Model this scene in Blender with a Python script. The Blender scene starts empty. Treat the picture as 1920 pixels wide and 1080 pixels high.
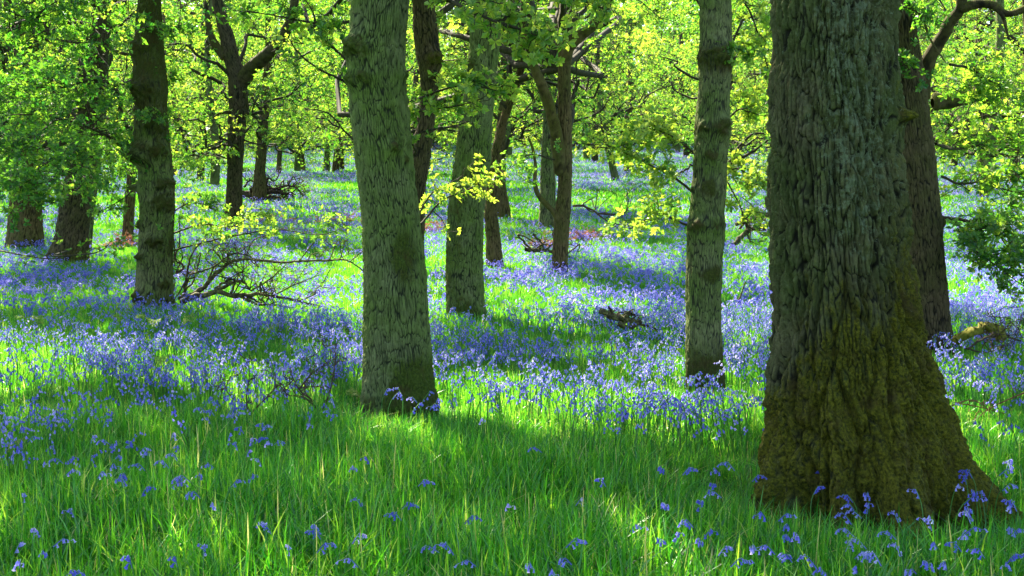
import bpy, math, random
import numpy as np
from mathutils import Vector

R = np.random.RandomState(7)
random.seed(7)
scn = bpy.context.scene
COL = scn.collection
pi = math.pi

# ------------------------------------------------------------------ camera maths (pixels are those of the 1920x1080 photograph)
F = 2058.0
PITCH = math.radians(4.45)
CAMH = 1.7
cp, sp = math.cos(PITCH), math.sin(PITCH)
SUN_EL, SUN_AZ = math.radians(40), math.radians(-29)          # azimuth from +Y, negative towards -X
S = np.array([math.sin(SUN_AZ) * math.cos(SUN_EL), math.cos(SUN_AZ) * math.cos(SUN_EL), math.sin(SUN_EL)])


def tz(x, y):
    x = np.asarray(x, float); y = np.asarray(y, float)
    s = np.clip(y - 16, 0, 170)
    z = 0.085 * s * s / (s + 14)
    z = z + 0.05 * np.sin(x * 0.55 + 1.3) * np.sin(y * 0.37 + 0.4) + 0.12 * np.sin(x * 0.16 + 0.6) * np.clip((y - 14) / 30, 0, 1.5)
    z = z + 0.10 * np.exp(-((y - 7.4) / 1.2) ** 2) * np.exp(-((x - 0.4) / 2.4) ** 2)
    return z


def proj(x, y, z):
    dz = np.asarray(z) - CAMH
    d = y * cp - dz * sp
    u = y * sp + dz * cp
    d = np.where(d < 0.2, 0.2, d)
    return 960 + F * x / d, 540 - F * u / d


def ray(px, py):
    a = (px - 960) / F; b = (540 - py) / F
    return np.array([a, cp + b * sp, -sp + b * cp])


def at(px, py, Y):
    r = ray(px, py)
    t = Y / r[1]
    return np.array([r[0] * t, Y, CAMH + r[2] * t])


def ground(px, py):
    r = ray(px, py); t = 1.0
    lo = 1.0
    for k in range(900):
        t = lo * 1.01
        p = r * t
        if CAMH + p[2] < tz(p[0], p[1]):
            break
        lo = t
    hi = t
    for k in range(20):
        m = (lo + hi) / 2; p = r * m
        if CAMH + p[2] < tz(p[0], p[1]): hi = m
        else: lo = m
    p = r * hi
    return np.array([p[0], p[1], float(tz(p[0], p[1]))])


# ------------------------------------------------------------------ noise
def hsh(ix, iy, iz, seed=0):
    h = (ix.astype(np.int64) * 374761393 + iy.astype(np.int64) * 668265263 + iz.astype(np.int64) * 2147483647 + seed * 1274126177) & 0xFFFFFFFF
    h = ((h ^ (h >> 13)) * 1274126177) & 0xFFFFFFFF
    h = ((h ^ (h >> 16)) * 2246822519) & 0xFFFFFFFF
    h = h ^ (h >> 15)
    return (h & 0xFFFFFF) / float(0xFFFFFF)


def vnoise(p, seed=0):
    f = np.floor(p); i = f.astype(np.int64); w = p - f
    w = w * w * (3 - 2 * w)
    out = 0
    for a in (0, 1):
        for b in (0, 1):
            for c in (0, 1):
                ww = (w[:, 0] if a else 1 - w[:, 0]) * (w[:, 1] if b else 1 - w[:, 1]) * (w[:, 2] if c else 1 - w[:, 2])
                out = out + ww * hsh(i[:, 0] + a, i[:, 1] + b, i[:, 2] + c, seed)
    return out


def fbm(p, o=4, seed=0):
    s = 0; a = 0.5; t = 0
    for k in range(o):
        s = s + a * vnoise(p * (2 ** k), seed + k); t += a; a *= 0.5
    return s / t


def worley(u, v, NU, seed=0):
    """F1, F2 and cell id on a (u wraps at NU) sheet."""
    iu = np.floor(u).astype(np.int64); iv = np.floor(v).astype(np.int64)
    F1 = np.full(u.shape, 9.0); F2 = np.full(u.shape, 9.0)
    for a in (-1, 0, 1):
        for b in (-1, 0, 1):
            cu = iu + a; cv = iv + b
            cw = np.mod(cu, NU)
            px = cu + 0.1 + 0.8 * hsh(cw, cv, cw * 0, seed); py = cv + 0.1 + 0.8 * hsh(cw, cv, cw * 0 + 1, seed)
            d = np.sqrt((px - u) ** 2 + (py - v) ** 2)
            n1 = d < F1
            F2 = np.where(n1, F1, np.minimum(F2, d)); F1 = np.where(n1, d, F1)
    return F1, F2


def sst(a, b, x):
    t = np.clip((x - a) / (b - a), 0, 1)
    return t * t * (3 - 2 * t)


# ------------------------------------------------------------------ meshes
def mesh_np(name, V, Q, mat, attrs=None, smooth=True):
    V = np.ascontiguousarray(V, dtype=np.float32); Q = np.ascontiguousarray(Q, dtype=np.int32)
    me = bpy.data.meshes.new(name)
    me.vertices.add(len(V)); me.vertices.foreach_set('co', V.ravel())
    n, k = Q.shape
    me.loops.add(n * k); me.loops.foreach_set('vertex_index', Q.ravel())
    me.polygons.add(n)
    me.polygons.foreach_set('loop_start', np.arange(0, n * k, k, dtype=np.int32))
    me.polygons.foreach_set('loop_total', np.full(n, k, dtype=np.int32))
    me.polygons.foreach_set('use_smooth', np.full(n, smooth, dtype=bool))
    for an, av in (attrs or {}).items():
        a = me.attributes.new(an, 'FLOAT', 'POINT')
        a.data.foreach_set('value', np.ascontiguousarray(av, dtype=np.float32))
    me.update(calc_edges=True)
    if mat: me.materials.append(mat)
    return me


def link(name, me, parent=None, loc=None):
    o = bpy.data.objects.new(name, me); COL.objects.link(o)
    if parent is not None: o.parent = parent
    if loc is not None: o.location = loc
    return o


def empty(name, loc, label=None, cat=None, group=None):
    o = bpy.data.objects.new(name, None); COL.objects.link(o)
    o.location = loc; o.empty_display_size = 0.2
    tag(o, label, cat, group)
    return o


def tag(o, label=None, cat=None, group=None, kind=None):
    if label: o['label'] = label
    if cat: o['category'] = cat
    if group: o['group'] = group
    if kind: o['kind'] = kind
    return o


class MB:
    """collects quads + one float attribute per vertex for a single mesh"""
    def __init__(s): s.V = []; s.Q = []; s.A = []; s.n = 0

    def add(s, V, Q, A):
        s.V.append(V); s.Q.append(Q + s.n); s.A.append(A); s.n += len(V)

    def empty(s): return s.n == 0

    def mesh(s, name, mat, org=(0, 0, 0), smooth=True, an='rnd'):
        V = np.concatenate(s.V) - np.asarray(org)
        return mesh_np(name, V, np.concatenate(s.Q), mat, {an: np.concatenate(s.A)}, smooth)

    def tube(s, P, r, sides=7, a=0.5, smooth_steps=0, wob=0.0):
        P = np.asarray(P, float); r = np.asarray(r, float)
        if smooth_steps: P, r = crom(P, r, smooth_steps)
        if wob:
            P = P + wob * (R.rand(*P.shape) - 0.5) * r[:, None] * 2
        n = len(P)
        T = np.gradient(P, axis=0); T /= np.linalg.norm(T, axis=1)[:, None] + 1e-9
        ref = np.array([0.31, 0.2, 0.93]) if abs(T[0][2]) < 0.8 else np.array([1.0, 0.13, 0.1])
        e1 = np.cross(T, ref); e1 /= np.linalg.norm(e1, axis=1)[:, None] + 1e-9
        e2 = np.cross(T, e1)
        th = np.arange(sides) * 2 * pi / sides
        rr = r[:, None] * (1 + (0.25 * (R.rand(n, sides) - 0.5) if wob else 0))
        V = P[:, None, :] + rr[:, :, None] * (np.cos(th)[None, :, None] * e1[:, None, :] + np.sin(th)[None, :, None] * e2[:, None, :])
        V = V.reshape(-1, 3)
        i = np.arange(n - 1)[:, None] * sides; j = np.arange(sides)[None, :]; k = (j + 1) % sides
        Q = np.stack([i + j, i + k, i + sides + k, i + sides + j], -1).reshape(-1, 4)
        s.add(V, Q, np.full(len(V), a))


def crom(P, r, st):
    P = np.asarray(P, float)
    PP = np.vstack([2 * P[0] - P[1], P, 2 * P[-1] - P[-2]])
    out = []; ro = []
    for i in range(len(P) - 1):
        p0, p1, p2, p3 = PP[i:i + 4]
        for k in range(st):
            t = k / st
            out.append(0.5 * ((2 * p1) + (-p0 + p2) * t + (2 * p0 - 5 * p1 + 4 * p2 - p3) * t * t + (-p0 + 3 * p1 - 3 * p2 + p3) * t ** 3))
            ro.append(r[i] * (1 - t) + r[i + 1] * t)
    out.append(P[-1]); ro.append(r[-1])
    return np.array(out), np.array(ro)


# ------------------------------------------------------------------ materials
def mat(name):
    m = bpy.data.materials.new(name); m.use_nodes = True
    nt = m.node_tree; nt.nodes.clear()
    return m, nt, nt.nodes.new('ShaderNodeOutputMaterial')


def N(nt, t, **k):
    n = nt.nodes.new(t)
    for a, v in k.items():
        if a in n.inputs: n.inputs[a].default_value = v
        else: setattr(n, a, v)
    return n


def ramp(nt, fac, stops):
    n = nt.nodes.new('ShaderNodeValToRGB')
    while len(n.color_ramp.elements) < len(stops): n.color_ramp.elements.new(0.5)
    for e, (p, c) in zip(n.color_ramp.elements, stops):
        e.position = p; e.color = (*c, 1)
    nt.links.new(fac, n.inputs[0])
    return n.outputs[0]


def mixc(nt, fac, a, b, mode='MIX'):
    n = nt.nodes.new('ShaderNodeMix'); n.data_type = 'RGBA'; n.blend_type = mode
    for s_, v in ((0, fac), (6, a), (7, b)):
        if isinstance(v, bpy.types.NodeSocket): nt.links.new(v, n.inputs[s_])
        else: n.inputs[s_].default_value = v if isinstance(v, (int, float)) else (*v, 1)
    return n.outputs[2]


def thin_mat(name, refl, trans, tw=0.5, gloss=0.06, rough=0.45, per_inst=0.0):
    """leaf-like: diffuse + translucent, colour from the per-leaf value"""
    m, nt, out = mat(name)
    at_ = N(nt, 'ShaderNodeAttribute', attribute_name='rnd')
    fac = at_.outputs['Fac']
    if per_inst:
        oi = N(nt, 'ShaderNodeObjectInfo')
        ad = N(nt, 'ShaderNodeMath', operation='MULTIPLY_ADD'); nt.links.new(oi.outputs['Random'], ad.inputs[0])
        ad.inputs[1].default_value = per_inst; nt.links.new(fac, ad.inputs[2])
        sb = N(nt, 'ShaderNodeMath', operation='SUBTRACT'); nt.links.new(ad.outputs[0], sb.inputs[0]); sb.inputs[1].default_value = per_inst / 2
        fac = sb.outputs[0]
    c1 = ramp(nt, fac, refl); c2 = ramp(nt, fac, trans)
    d = N(nt, 'ShaderNodeBsdfDiffuse'); t = N(nt, 'ShaderNodeBsdfTranslucent'); g = N(nt, 'ShaderNodeBsdfGlossy', Roughness=rough)
    nt.links.new(c1, d.inputs[0]); nt.links.new(c2, t.inputs[0])
    mx = N(nt, 'ShaderNodeMixShader', Fac=tw); nt.links.new(d.outputs[0], mx.inputs[1]); nt.links.new(t.outputs[0], mx.inputs[2])
    m2 = N(nt, 'ShaderNodeMixShader', Fac=gloss); nt.links.new(mx.outputs[0], m2.inputs[1]); nt.links.new(g.outputs[0], m2.inputs[2])
    nt.links.new(m2.outputs[0], out.inputs[0])
    return m


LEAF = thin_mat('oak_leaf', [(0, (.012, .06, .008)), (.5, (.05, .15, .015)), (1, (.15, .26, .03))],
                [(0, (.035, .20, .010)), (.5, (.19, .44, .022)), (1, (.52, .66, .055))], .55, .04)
GRASS = thin_mat('grass_blade', [(0, (.007, .07, .006)), (.45, (.022, .215, .010)), (.8, (.055, .33, .02)), (.93, (.13, .36, .03)), (1, (.42, .40, .12))],
                 [(0, (.012, .20, .008)), (.55, (.14, .54, .014)), (.93, (.50, .80, .05)), (1, (.65, .65, .2))], .5, .05, .35, per_inst=.35)
BELL = thin_mat('bluebell_petal', [(0, (.09, .10, .60)), (.6, (.22, .23, .76)), (1, (.50, .46, .85))],
                [(0, (.24, .23, .76)), (.6, (.60, .56, .92)), (1, (.93, .86, .98))], .45, .03, per_inst=.4)
STEM = thin_mat('bluebell_stem', [(0, (.05, .17, .03)), (1, (.10, .26, .05))], [(0, (.1, .35, .03)), (1, (.2, .5, .05))], .3, .03)
BRACK = thin_mat('dead_bracken', [(0, (.20, .07, .035)), (.6, (.36, .15, .08)), (1, (.55, .32, .2))],
                 [(0, (.2, .07, .03)), (1, (.5, .25, .12))], .3, .02)
FERN = thin_mat('young_fern', [(0, (.10, .20, .03)), (1, (.26, .32, .08))], [(0, (.2, .4, .04)), (1, (.42, .52, .12))], .4, .03)


def bark_mat(name, ridge=(.13, .125, .075), ridge2=(.10, .13, .06), furrow=(.028, .026, .015), moss=(.10, .105, .012), moss2=(.05, .075, .012),
             lichen=(.22, .30, .22), lich=.0, bump=.6, scale=1.0, bd=.02):
    m, nt, out = mat(name)
    tc = N(nt, 'ShaderNodeTexCoord')
    mp = N(nt, 'ShaderNodeMapping'); nt.links.new(tc.outputs['Object'], mp.inputs[0]); mp.inputs['Scale'].default_value = (1, 1, .35)
    n1 = N(nt, 'ShaderNodeTexNoise', Scale=26 * scale, Detail=6, Roughness=.65); nt.links.new(mp.outputs[0], n1.inputs[0])
    n2 = N(nt, 'ShaderNodeTexNoise', Scale=2.3, Detail=4, Roughness=.6); nt.links.new(tc.outputs['Object'], n2.inputs[0])
    n3 = N(nt, 'ShaderNodeTexNoise', Scale=60 * scale, Detail=4, Roughness=.7); nt.links.new(tc.outputs['Object'], n3.inputs[0])
    bh = N(nt, 'ShaderNodeAttribute', attribute_name='bh'); ms = N(nt, 'ShaderNodeAttribute', attribute_name='moss')
    rc = mixc(nt, ramp(nt, n2.outputs[0], [(.38, (0, 0, 0)), (.62, (1, 1, 1))]), ridge, ridge2)
    rc = mixc(nt, .75, rc, ramp(nt, n1.outputs[0], [(.25, (.35, .35, .35)), (.5, (1, 1, 1)), (.75, (1.7, 1.7, 1.6))]), 'MULTIPLY')
    c = mixc(nt, ramp(nt, bh.outputs['Fac'], [(.05, (0, 0, 0)), (.55, (1, 1, 1))]), furrow, rc)
    mc = mixc(nt, ramp(nt, n3.outputs[0], [(.35, (0, 0, 0)), (.65, (1, 1, 1))]), moss2, moss)
    n4 = N(nt, 'ShaderNodeTexNoise', Scale=6, Detail=5, Roughness=.7); nt.links.new(tc.outputs['Object'], n4.inputs[0])
    mc = mixc(nt, ramp(nt, n4.outputs[0], [(.5, (0, 0, 0)), (.68, (.8, .8, .8))]), mc, (.055, .038, .014))
    md = N(nt, 'ShaderNodeMath', operation='MULTIPLY_ADD'); nt.links.new(n1.outputs[0], md.inputs[0]); md.inputs[1].default_value = .75; nt.links.new(ms.outputs['Fac'], md.inputs[2])
    me_ = N(nt, 'ShaderNodeMath', operation='MULTIPLY_ADD'); nt.links.new(n4.outputs[0], me_.inputs[0]); me_.inputs[1].default_value = .9; nt.links.new(md.outputs[0], me_.inputs[2]); md = me_
    sb_ = N(nt, 'ShaderNodeMath', operation='SUBTRACT'); nt.links.new(md.outputs[0], sb_.inputs[0]); sb_.inputs[1].default_value = .45
    mf = ramp(nt, sb_.outputs[0], [(.72, (0, 0, 0)), (1.0, (1, 1, 1))])
    c = mixc(nt, mf, c, mc)
    if lich:
        vo = N(nt, 'ShaderNodeTexNoise', Scale=24, Detail=6, Roughness=.8); nt.links.new(tc.outputs['Object'], vo.inputs[0])
        la = N(nt, 'ShaderNodeAttribute', attribute_name='lich')
        q = N(nt, 'ShaderNodeMath', operation='MULTIPLY_ADD'); nt.links.new(la.outputs['Fac'], q.inputs[0]); q.inputs[1].default_value = .3; nt.links.new(vo.outputs[0], q.inputs[2])
        c = mixc(nt, ramp(nt, q.outputs[0], [(.67, (0, 0, 0)), (.72, (1, 1, 1))]), c, lichen)
    b = N(nt, 'ShaderNodeBsdfPrincipled', Roughness=.9); b.inputs['Specular IOR Level'].default_value = .12
    nt.links.new(c, b.inputs['Base Color'])
    hgt = mixc(nt, .45, n1.outputs[0], n3.outputs[0])
    bp = N(nt, 'ShaderNodeBump', Strength=bump, Distance=bd); nt.links.new(hgt, bp.inputs['Height']); nt.links.new(bp.outputs[0], b.inputs['Normal'])
    nt.links.new(b.outputs[0], out.inputs[0])
    return m


BARK_BIG = bark_mat('mossy_oak_bark', ridge=(.115, .11, .05), ridge2=(.075, .095, .028), furrow=(.014, .014, .008), moss=(.16, .15, .011), moss2=(.022, .030, .005), lich=1.0, bump=1.0, bd=.05, lichen=(.135, .165, .085))
BARK_GREEN = bark_mat('green_oak_bark', ridge=(.125, .145, .055), ridge2=(.095, .14, .026), furrow=(.018, .022, .010), moss=(.07, .10, .012), moss2=(.03, .045, .008), bump=.7)
BARK_DARK = bark_mat('dark_oak_bark', ridge=(.08, .06, .03), ridge2=(.06, .056, .018), furrow=(.012, .010, .006), moss=(.10, .10, .012), moss2=(.035, .04, .008), bump=.8)
BARK_PALE = bark_mat('grey_oak_bark', ridge=(.14, .145, .06), ridge2=(.085, .125, .024), furrow=(.022, .022, .014), moss=(.06, .07, .012), moss2=(.03, .035, .008), bump=.8)
BARK_BROWN = bark_mat('brown_oak_bark', ridge=(.12, .085, .035), ridge2=(.08, .075, .02), furrow=(.025, .018, .008), moss=(.10, .095, .012), moss2=(.05, .05, .01), bump=.7)


def wood_mat(name, stops, bump=.5):
    m, nt, out = mat(name)
    tc = N(nt, 'ShaderNodeTexCoord')
    n1 = N(nt, 'ShaderNodeTexNoise', Scale=18, Detail=5, Roughness=.65); nt.links.new(tc.outputs['Object'], n1.inputs[0])
    c = ramp(nt, n1.outputs[0], stops)
    b = N(nt, 'ShaderNodeBsdfPrincipled', Roughness=.85); b.inputs['Specular IOR Level'].default_value = .15
    nt.links.new(c, b.inputs['Base Color'])
    bp = N(nt, 'ShaderNodeBump', Strength=bump, Distance=.01); nt.links.new(n1.outputs[0], bp.inputs['Height']); nt.links.new(bp.outputs[0], b.inputs['Normal'])
    nt.links.new(b.outputs[0], out.inputs[0])
    return m


TWIG = wood_mat('oak_twig', [(.3, (.02, .018, .010)), (.7, (.06, .055, .026))])
DEAD = wood_mat('dead_mossy_wood', [(.3, (.02, .015, .01)), (.48, (.06, .048, .028)), (.6, (.12, .13, .03)), (.78, (.26, .24, .15))])
DEADDARK = wood_mat('dead_dark_wood', [(.3, (.03, .022, .015)), (.55, (.075, .055, .035)), (.8, (.2, .17, .13))])
MOSSY = wood_mat('moss_covered_wood', [(.3, (.07, .075, .01)), (.55, (.17, .16, .02)), (.8, (.30, .28, .04))], .9)
REDTWIG = wood_mat('red_brown_stalk', [(.3, (.10, .035, .02)), (.7, (.25, .11, .06))])


def ground_mat():
    m, nt, out = mat('woodland_floor')
    tc = N(nt, 'ShaderNodeTexCoord')
    n1 = N(nt, 'ShaderNodeTexNoise', Scale=.8, Detail=6, Roughness=.6); nt.links.new(tc.outputs['Object'], n1.inputs[0])
    n2 = N(nt, 'ShaderNodeTexNoise', Scale=14, Detail=6, Roughness=.7); nt.links.new(tc.outputs['Object'], n2.inputs[0])
    a = ramp(nt, n2.outputs[0], [(.3, (.02, .035, .008)), (.55, (.045, .09, .015)), (.75, (.07, .10, .03))])
    c = mixc(nt, ramp(nt, n1.outputs[0], [(.4, (0, 0, 0)), (.65, (.7, .7, .7))]), a, (.05, .14, .02))
    b = N(nt, 'ShaderNodeBsdfPrincipled', Roughness=.95); b.inputs['Specular IOR Level'].default_value = .05
    nt.links.new(c, b.inputs['Base Color'])
    bp = N(nt, 'ShaderNodeBump', Strength=.6, Distance=.03); nt.links.new(n2.outputs[0], bp.inputs['Height']); nt.links.new(bp.outputs[0], b.inputs['Normal'])
    nt.links.new(b.outputs[0], out.inputs[0])
    return m


# ------------------------------------------------------------------ ground
def build_ground():
    xs = np.concatenate([np.linspace(-320, -60, 27)[:-1], np.linspace(-60, 60, 241), np.linspace(60, 320, 27)[1:]])
    ys = np.concatenate([np.linspace(-120, -4, 30)[:-1], np.linspace(-4, 40, 221), np.linspace(40, 160, 121)[1:], np.linspace(160, 500, 30)[1:]])
    X, Y = np.meshgrid(xs, ys)
    V = np.stack([X, Y, tz(X, Y)], -1).reshape(-1, 3)
    nx, ny = len(xs), len(ys)
    i = (np.arange(ny - 1)[:, None] * nx + np.arange(nx - 1)[None, :]).reshape(-1)
    Q = np.stack([i, i + 1, i + nx + 1, i + nx], -1)
    o = link('ground', mesh_np('ground', V, Q, ground_mat()))
    tag(o, kind='structure')


# ------------------------------------------------------------------ sunlight map: where the photograph's ground is lit (+1) or shaded (-1)
LITB = [  # cx, cy, rx, ry, tilt (px down per px right), value
    (200, 655, 260, 26, 0, 1), (330, 690, 230, 18, 0, .8), (560, 700, 120, 50, 0, .8), (60, 520, 120, 14, 0, -1), (130, 590, 240, 22, 0, -1),
    (480, 620, 200, 22, .02, -1), (560, 500, 100, 40, 0, .7), (180, 455, 110, 25, 0, 1), (520, 385, 70, 18, 0, -1), (630, 355, 70, 30, 0, 1),
    (830, 480, 60, 50, 0, 1), (1010, 535, 260, 22, .25, 1), (1200, 520, 180, 24, .22, -1), (960, 620, 150, 24, .12, -1), (1180, 470, 160, 18, .2, .9),
    (1100, 600, 200, 22, .2, .9), (1010, 670, 200, 24, .04, -1), (1230, 625, 60, 22, .1, -.8), (1130, 742, 330, 48, 0, 1), (900, 730, 80, 40, 0, 1), (1400, 560, 70, 90, 0, 1),
    (1390, 720, 70, 60, 0, 1), (1020, 420, 110, 14, .2, .8), (1200, 375, 160, 14, .1, .8), (1150, 402, 190, 14, .12, -1), (1200, 345, 100, 9, 0, -1), (560, 420, 90, 16, 0, -.9), (640, 385, 60, 14, .3, -.9), (885, 512, 60, 12, 0, -1), (860, 555, 60, 14, 0, 1), (1850, 520, 90, 26, .3, 1), (1850, 640, 110, 24, 0, -1),
    (1870, 790, 110, 75, 0, 1), (425, 1010, 30, 70, 0, 1), (150, 740, 220, 25, 0, -.7), (1850, 700, 100, 16, 0, .7),
]


def lit_map(x, y):
    px, py = proj(x, y, tz(x, y) + .2)
    v = np.where(py > 805 + 0.00 * px, -1.0, 0.0)
    v = np.where((px < 700) & (py > 720), -1.0, v)
    v = np.where((px > 1440) & (py > 640), -0.6, v)
    v = np.where((y < 4.5), -1.0, v)
    for cx, cy, rx, ry, tl, val in LITB:
        dx = px - cx; dy = py - cy - dx * tl
        v = np.where((dx / rx) ** 2 + (dy / ry) ** 2 < 1, val, v)
    return v


def shadow_xy(P):
    """where a point's shadow meets the ground"""
    P = np.asarray(P); x, y, z = P[:, 0], P[:, 1], P[:, 2]
    g = tz(x, y)
    for k in range(6):
        t = (z - g) / S[2]
        g = tz(x - S[0] * t, y - S[1] * t)
    return x - S[0] * t, y - S[1] * t


def keep_clump(P):
    """False for the clumps that would shade sunlit ground"""
    x, y = shadow_xy(P)
    v = lit_map(x, y)
    q = np.stack([x * .5 - y * .15, y * .9, x * 0], -1)
    nat = fbm(q, 3, 5) > .54
    r = R.rand(len(P))
    keep = np.where(v > .5, r > .97, np.where(v < -.5, True, nat))
    px, py = proj(P[:, 0], P[:, 1], P[:, 2])
    vis = (py > 0) & (px > -150) & (px < 2070) & (P[:, 1] > 22)
    keep = keep | (vis & (v < .5) & (r < .8))
    return keep


# ------------------------------------------------------------------ leaves
def add_leaves(mb, C, D, U, L, W, A):
    """leaf quads: C base point, D direction, U up normal, L length, W half width, A value"""
    n = len(C)
    if n == 0: return
    D = D / (np.linalg.norm(D, axis=1)[:, None] + 1e-9)
    X = np.cross(D, U); X /= np.linalg.norm(X, axis=1)[:, None] + 1e-9
    Nn = np.cross(X, D)
    L = L[:, None]; W = W[:, None]
    v0 = C
    v1 = C + D * L * .62 + X * W + Nn * L * .07
    v2 = C + D * L - Nn * L * .12
    v3 = C + D * L * .62 - X * W + Nn * L * .07
    v4 = C + D * L * .55 - Nn * L * .04
    V = np.stack([v0, v1, v2, v3, v4], 1).reshape(-1, 3)
    b = np.arange(n)[:, None] * 5
    Q = np.concatenate([b + np.array([[0, 1, 2, 4]]), b + np.array([[0, 4, 2, 3]])], 0)
    mb.add(V, Q, np.repeat(A, 5))


def rosettes(mb, C, Ax, size, k=6, base=.5, spread=.25):
    """k leaves radiating from each point C around axis Ax"""
    n = len(C)
    if n == 0: return
    Ax = Ax / (np.linalg.norm(Ax, axis=1)[:, None] + 1e-9)
    ref = R.randn(n, 3)
    e1 = np.cross(Ax, ref); e1 /= np.linalg.norm(e1, axis=1)[:, None] + 1e-9
    e2 = np.cross(Ax, e1)
    size = np.broadcast_to(size, (n,))
    rb = np.clip(base + spread * R.randn(n), 0, 1)
    for j in range(k):
        th = 2 * pi * (j + .7 * R.rand(n)) / k
        d = np.cos(th)[:, None] * e1 + np.sin(th)[:, None] * e2 + (.1 + .7 * R.rand(n))[:, None] * Ax
        L = size * (.65 + .6 * R.rand(n))
        up = Ax + .5 * R.randn(n, 3)
        off = (R.rand(n) * .35)[:, None] * size[:, None] * Ax
        add_leaves(mb, C - off, d, up, L, L * (.24 + .08 * R.rand(n)), np.clip(rb + .12 * R.randn(n), 0, 1))


def clump(mb, c, rad, nros, size, base=.5, spread=.2, flat=.55):
    p = R.randn(nros, 3); p /= np.linalg.norm(p, axis=1)[:, None]
    p *= (R.rand(nros) ** (1 / 2.2))[:, None] * rad
    p[:, 2] *= flat
    ax = p / rad * .8 + np.array([0, 0, .75]) + .45 * R.randn(nros, 3)
    rosettes(mb, c + p, ax, size, 6, base, spread)


def branch_pts(a, b, n=6, sag=.0, wob=.08):
    a = np.asarray(a, float); b = np.asarray(b, float)
    t = np.linspace(0, 1, n)[:, None]
    L = np.linalg.norm(b - a)
    P = a + (b - a) * t
    w = R.randn(n, 3) * wob * L / n * 1.8; w[0] = 0; w[-1] = 0
    P = P + w
    P[:, 2] += sag * L * np.sin(t[:, 0] * pi)
    return P


def bough(tw, lf, pts, r0, r1, nside, slen, leaf, nros, base=.55, dens=1.0, sides=6, start=.25, drop=0.0, tr=.5):
    """a traced branch with side twigs that end in leaf rosettes"""
    P, r = crom(np.array(pts), np.linspace(r0, r1, len(pts)), 5)
    tw.tube(P, r, sides, .5, 0, .35)
    n = len(P)
    for i in range(nside):
        k = min(n - 2, int(n * (start + (1 - start) * (i + R.rand()) / nside)))
        a = P[k]; T = P[k + 1] - P[k]; T /= np.linalg.norm(T) + 1e-9
        d = T * .6 + R.randn(3) * .75; d[2] = d[2] * .5 + .1 - drop; d /= np.linalg.norm(d)
        L = slen * (.5 + R.rand())
        b = a + d * L
        Q = branch_pts(a, b, 5, .04, .25)
        q, rr = crom(Q, np.linspace(max(r[k] * tr, .0035), .0022, 5), 2)
        tw.tube(q, rr, 4, .5)
        # rosettes along the outer half of the twig
        m = max(2, int(nros * dens * (.6 + .8 * R.rand())))
        tt = .35 + .65 * R.rand(m) ** .7
        idx = np.clip((tt * (len(q) - 1)).astype(int), 0, len(q) - 1)
        C = q[idx] + R.randn(m, 3) * slen * .16
        C[0] = b
        for c_ in C[1:]:
            j = np.argmin(((q - c_) ** 2).sum(1))
            tw.tube(np.array([q[j], (q[j] + c_) / 2 + R.randn(3) * .008, c_]), [.0028, .002, .0015], 3, .5)
        ax = (C - a) * .8 / L + np.array([0, 0, .5]) + .4 * R.randn(m, 3)
        rosettes(lf, C, ax, leaf, 6, base, .18)


def make_crown(c0, clumps, trunk_top, size, nros, base=.5, limbs=True, spread=.2, tw=None, lf=None, zmin=2.0):
    """c0: trunk axis sampler z->(x,y,z); clumps: (n,4)"""
    tw = tw or MB(); lf = lf or MB()
    for c in clumps:
        nr = max(4, int(nros * (c[3] / .7) ** 2 * (.7 + .6 * R.rand())))
        clump(lf, c[:3], c[3], nr, size, np.clip(base + .22 * R.randn(), .05, .95), spread)
    if limbs and len(clumps):
        # group the clumps round the trunk, one limb to each group, then a branch to each clump
        P = clumps[:, :3]
        k = max(3, min(14, len(clumps) // 6))
        seeds = P[R.choice(len(P), k, replace=False)] if len(P) > k else P
        lab = ((P[:, None] - seeds[None]) ** 2).sum(-1).argmin(1)
        for g in range(len(seeds)):
            G = P[lab == g]
            if not len(G): continue
            m = G.mean(0)
            hz = np.hypot(*(m[:2] - c0(m[2])[:2]))
            z0 = min(max(m[2] - .55 * hz - .3, zmin + c0(0)[2]), trunk_top - .4)
            a = c0(z0)
            e = a + (m - a) * .85
            L = branch_pts(a, e, 7, .05, .22)
            rr = min(.016 * np.linalg.norm(e - a) + .012, .055)
            q, r_ = crom(L, np.linspace(rr * 1.3, rr * .4, 7), 3)
            tw.tube(q, r_, 6, .5, 0, .3)
            for c_ in G:
                j = np.argmin(((q - c_) ** 2).sum(1)); j = max(3, j - 3)
                B = branch_pts(q[j], c_, 5, .05, .3)
                tw.tube(B, np.linspace(r_[j] * .55, .006, 5), 4, .5)
                for s_ in range(4):
                    e2 = c_ + R.randn(3) * .4
                    tw.tube(branch_pts(B[R.randint(2, 5)], e2, 4, 0, .3), np.linspace(.008, .003, 4), 3, .5)
    return tw, lf


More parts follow.
